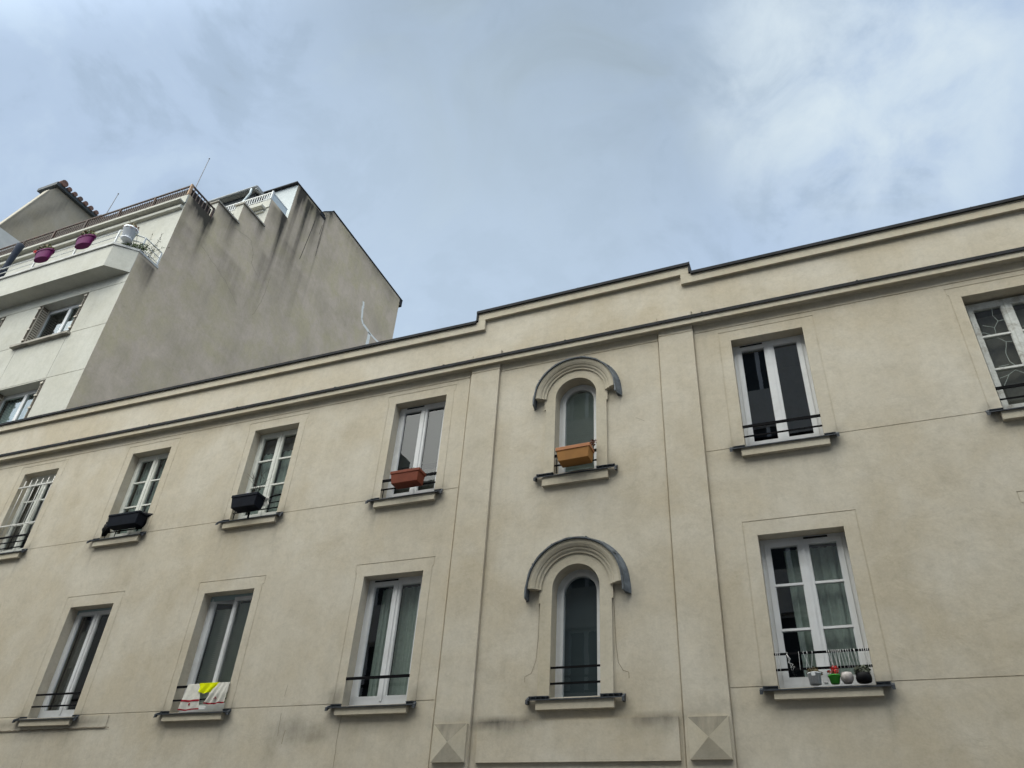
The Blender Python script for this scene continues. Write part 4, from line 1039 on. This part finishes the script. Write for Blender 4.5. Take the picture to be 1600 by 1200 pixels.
m.prism(prof, -30.26, -30.002, 'x'); m.build('gable_wall', M['far_wall'], H)
m = MB(); m.prism([(11.2, 0), (11.2, 24.63), (16, 24.99), (16, 0)], -37, -29.97, 'x'); m.build('lower_wall', simple('pale_grey_wall', (.44, .45, .45), .85, 0, .08, 3), H)
m = MB(); m.hexa([(-30.30, 12.42, 24.80), (-29.97, 12.42, 24.80), (-29.97, 13.38, 28.12), (-30.30, 13.38, 28.12), (-30.30, 12.455, 24.79), (-29.97, 12.455, 24.79), (-29.97, 13.415, 28.11), (-30.30, 13.415, 28.11)])
m.build('verge', simple('pale_verge', (.36, .33, .27), .9, 0, .1), H)
m = MB(); m.hexa([(-31.1, 13.45, 28.52), (-29.82, 13.45, 28.52), (-29.82, 18, 28.74), (-31.1, 18, 28.74), (-31.1, 13.45, 28.70), (-29.82, 13.45, 28.70), (-29.82, 18, 28.92), (-31.1, 18, 28.92)])
ro = m.build('roof', M['slate'], H)
m = MB()
for k in range(9):
    y = 13.74+k*.315; r_ = .17 if k == 0 else .115; z = 28.78+(y-13.74)*.048 + (.08 if k == 0 else 0)
    m.tube([(-29.76, y, z), (-30.35, y, z)], r_, 10)
m.build('roof_tiles', M['tile'], H)

# ================================================================== STREET AND OPPOSITE SIDE (seen in the glass)
m = MB(); m.face([(-300, -300, 0), (300, -300, 0), (300, 300, 0), (-300, 300, 0)]); m.build('ground', M['asphalt'], None, kind='structure')
m = MB(); m.box(-60, 40, 7.0, 8.47, .001, .13); m.build('pavement', M['pave'], None, kind='structure')
m = MB(); m.box(-60, 40, -3.6, -1.0, .001, .13); m.build('pavement', M['pave'], None, kind='structure')
def opposite(x0, x1, h, yb, lab, ww=1.1, sp=2.9, attic=False):
    o = empty('apartment_building', ((x0+x1)/2, yb, 0), lab, 'building'); wl = []
    x = x0+1.0
    while x+ww < x1-.5:
        z = 1.2
        while z+1.9 < h-.4: wl.append((x, x+ww, z, z+1.75)); z += 2.95
        x += sp
    xb = [x0, x1]; zb = [0, h]
    for r in wl: xb += r[:2]; zb += r[2:]
    m = MB(); relief(m, xb, zb, lambda X, Z: (None if any(a < X < b and c < Z < d for a, b, c, d in wl) else 0.0), yb, -1, .25)
    m.box(x0, x1, yb-3.5, yb-.6, 0, h); m.face([(x0, yb, h), (x1, yb, h), (x1, yb-1, h), (x0, yb-1, h)])
    m.build('wall', M['opp'], o)
    for (a, b, c, d) in wl:
        f = MB(); y = yb-.2
        f.box(a, a+.07, y-.05, y, c, d); f.box(b-.07, b, y-.05, y, c, d); f.box(a+.07, b-.07, y-.05, y, d-.07, d); f.box(a+.07, b-.07, y-.05, y, c, c+.07); f.box((a+b)/2-.06, (a+b)/2+.06, y-.05, y+.01, c+.07, d-.07)
        w_ = f.build('window', M['pvc'], o); p = MB(); p.box(a+.07, b-.07, y-.04, y-.03, c+.07, d-.07); p.build('pane', M['slate'], w_)
    m = MB(); m.box(x0, x1, yb-.1, yb+.25, h-.25, h); m.box(x0, x1, yb, yb+.12, h-.45, h-.2501); m.build('cornice', M['opp'], o)
    return o
opposite(-11.2, 16, 18.6, -3.7, 'tall stone coloured building across the street, mirrored in the right hand window panes')
opposite(-15.6, -11.21, 14.3, -3.7, 'narrow low house across the street between two taller ones, its roofline mirrored in one pane')
opposite(-40, -15.61, 17.6, -3.7, 'long stone coloured building across the street, mirrored in the left hand window panes')

# ================================================================== LIGHT
w = bpy.data.worlds.new('World'); SC.world = w; w.use_nodes = True; nt = w.node_tree; nt.nodes.clear(); L = nt.links.new
out = nt.nodes.new('ShaderNodeOutputWorld')
SUN_EL, SUN_AZ = math.radians(54), math.radians(196)      # azimuth from +Y clockwise
sky = nt.nodes.new('ShaderNodeTexSky'); sky.sky_type = 'NISHITA'; sky.sun_disc = False; sky.sun_elevation = SUN_EL; sky.sun_rotation = SUN_AZ
tc = nt.nodes.new('ShaderNodeTexCoord')
mp = nt.nodes.new('ShaderNodeMapping'); L(tc.outputs['Generated'], mp.inputs[0]); mp.inputs['Rotation'].default_value = (.3, .5, .4)
mp.inputs['Scale'].default_value = (1, 1, 1.15)
sx = nt.nodes.new('ShaderNodeSeparateXYZ'); L(tc.outputs['Generated'], sx.inputs[0])
na = noise(nt, mp.outputs[0], 2.6, 6, .55, .5); nb = noise(nt, mp.outputs[0], 9.0, 8, .60, .35); nc = noise(nt, mp.outputs[0], 4.5, 7, .58, .9)
f = math_(nt, 'ADD', math_(nt, 'ADD', math_(nt, 'MULTIPLY', na, .30), math_(nt, 'MULTIPLY', nb, .24)), math_(nt, 'MULTIPLY', nc, .46))
cl = ramp(nt, f, [(.35, (.40, .505, .63)), (.43, (.44, .56, .715)), (.495, (.50, .63, .81)), (.565, (.55, .685, .85)), (.67, (.61, .745, .88))], 'EASE').outputs[0]
# a greyer bank overhead and a bright thin spot to the right
def lobe(dirv, lo, hi):
    vm = nt.nodes.new('ShaderNodeVectorMath'); vm.operation = 'DOT_PRODUCT'; vm.inputs[1].default_value = dirv
    nrm = nt.nodes.new('ShaderNodeVectorMath'); nrm.operation = 'NORMALIZE'; L(tc.outputs['Generated'], nrm.inputs[0]); L(nrm.outputs[0], vm.inputs[0])
    mr = nt.nodes.new('ShaderNodeMapRange'); mr.interpolation_type = 'SMOOTHSTEP'; mr.inputs[1].default_value = lo; mr.inputs[2].default_value = hi; L(vm.outputs['Value'], mr.inputs[0]); return mr.outputs[0]
def pixdir(x, y):
    d = fw + (x-800)/F_PX*r2 - (y-600)/F_PX*u2; return tuple(d.normalized())
g1 = math_(nt, 'MULTIPLY', lobe(pixdir(850, 40), .93, 1.0), math_(nt, 'ADD', math_(nt, 'MULTIPLY', nc, 1.5), -.25))
cl = mix(nt, g1, cl, (.33, .41, .47))
g2 = math_(nt, 'MULTIPLY', lobe(pixdir(1350, 110), .975, 1.0), math_(nt, 'ADD', math_(nt, 'MULTIPLY', nb, 2.6), -.75, clamp=True))
cl = mix(nt, g2, cl, (.74, .85, .92))
g3 = math_(nt, 'MULTIPLY', lobe(pixdir(700, 470), .93, 1.0), .5)
cl = mix(nt, g3, cl, (.58, .71, .85))
# brighter sky behind the viewer and overhead, where the sun stands behind the cloud
sd = (math.sin(SUN_AZ)*math.cos(SUN_EL), math.cos(SUN_AZ)*math.cos(SUN_EL), math.sin(SUN_EL))
br_ = math_(nt, 'ADD', math_(nt, 'MULTIPLY', lobe(sd, .55, 1.0), 8.0), 1.0)
cl = mix(nt, lobe(sd, .55, .9), cl, (.66, .665, .62))
vs = nt.nodes.new('ShaderNodeVectorMath'); vs.operation = 'SCALE'; L(cl, vs.inputs[0]); L(br_, vs.inputs['Scale'])
bg1 = nt.nodes.new('ShaderNodeBackground'); L(sky.outputs[0], bg1.inputs[0]); bg1.inputs[1].default_value = .10
bg2 = nt.nodes.new('ShaderNodeBackground'); L(vs.outputs[0], bg2.inputs[0]); bg2.inputs[1].default_value = 1.0
mx = nt.nodes.new('ShaderNodeMixShader'); mx.inputs[0].default_value = .93; L(bg1.outputs[0], mx.inputs[1]); L(bg2.outputs[0], mx.inputs[2]); L(mx.outputs[0], out.inputs[0])
sl = bpy.data.lights.new('sun', 'SUN'); sl.energy = .55; sl.angle = math.radians(75); sl.color = (1, .97, .92)
so = bpy.data.objects.new('sun', sl); COL.objects.link(so)
so.rotation_euler = Vector(sd).to_track_quat('Z', 'Y').to_euler(); so.location = (0, -5, 30)

SC.view_settings.view_transform = 'Standard'; SC.view_settings.look = 'None'; SC.view_settings.gamma = 1; SC.view_settings.exposure = 0
SC.cycles.max_bounces = 8; SC.cycles.transparent_max_bounces = 12
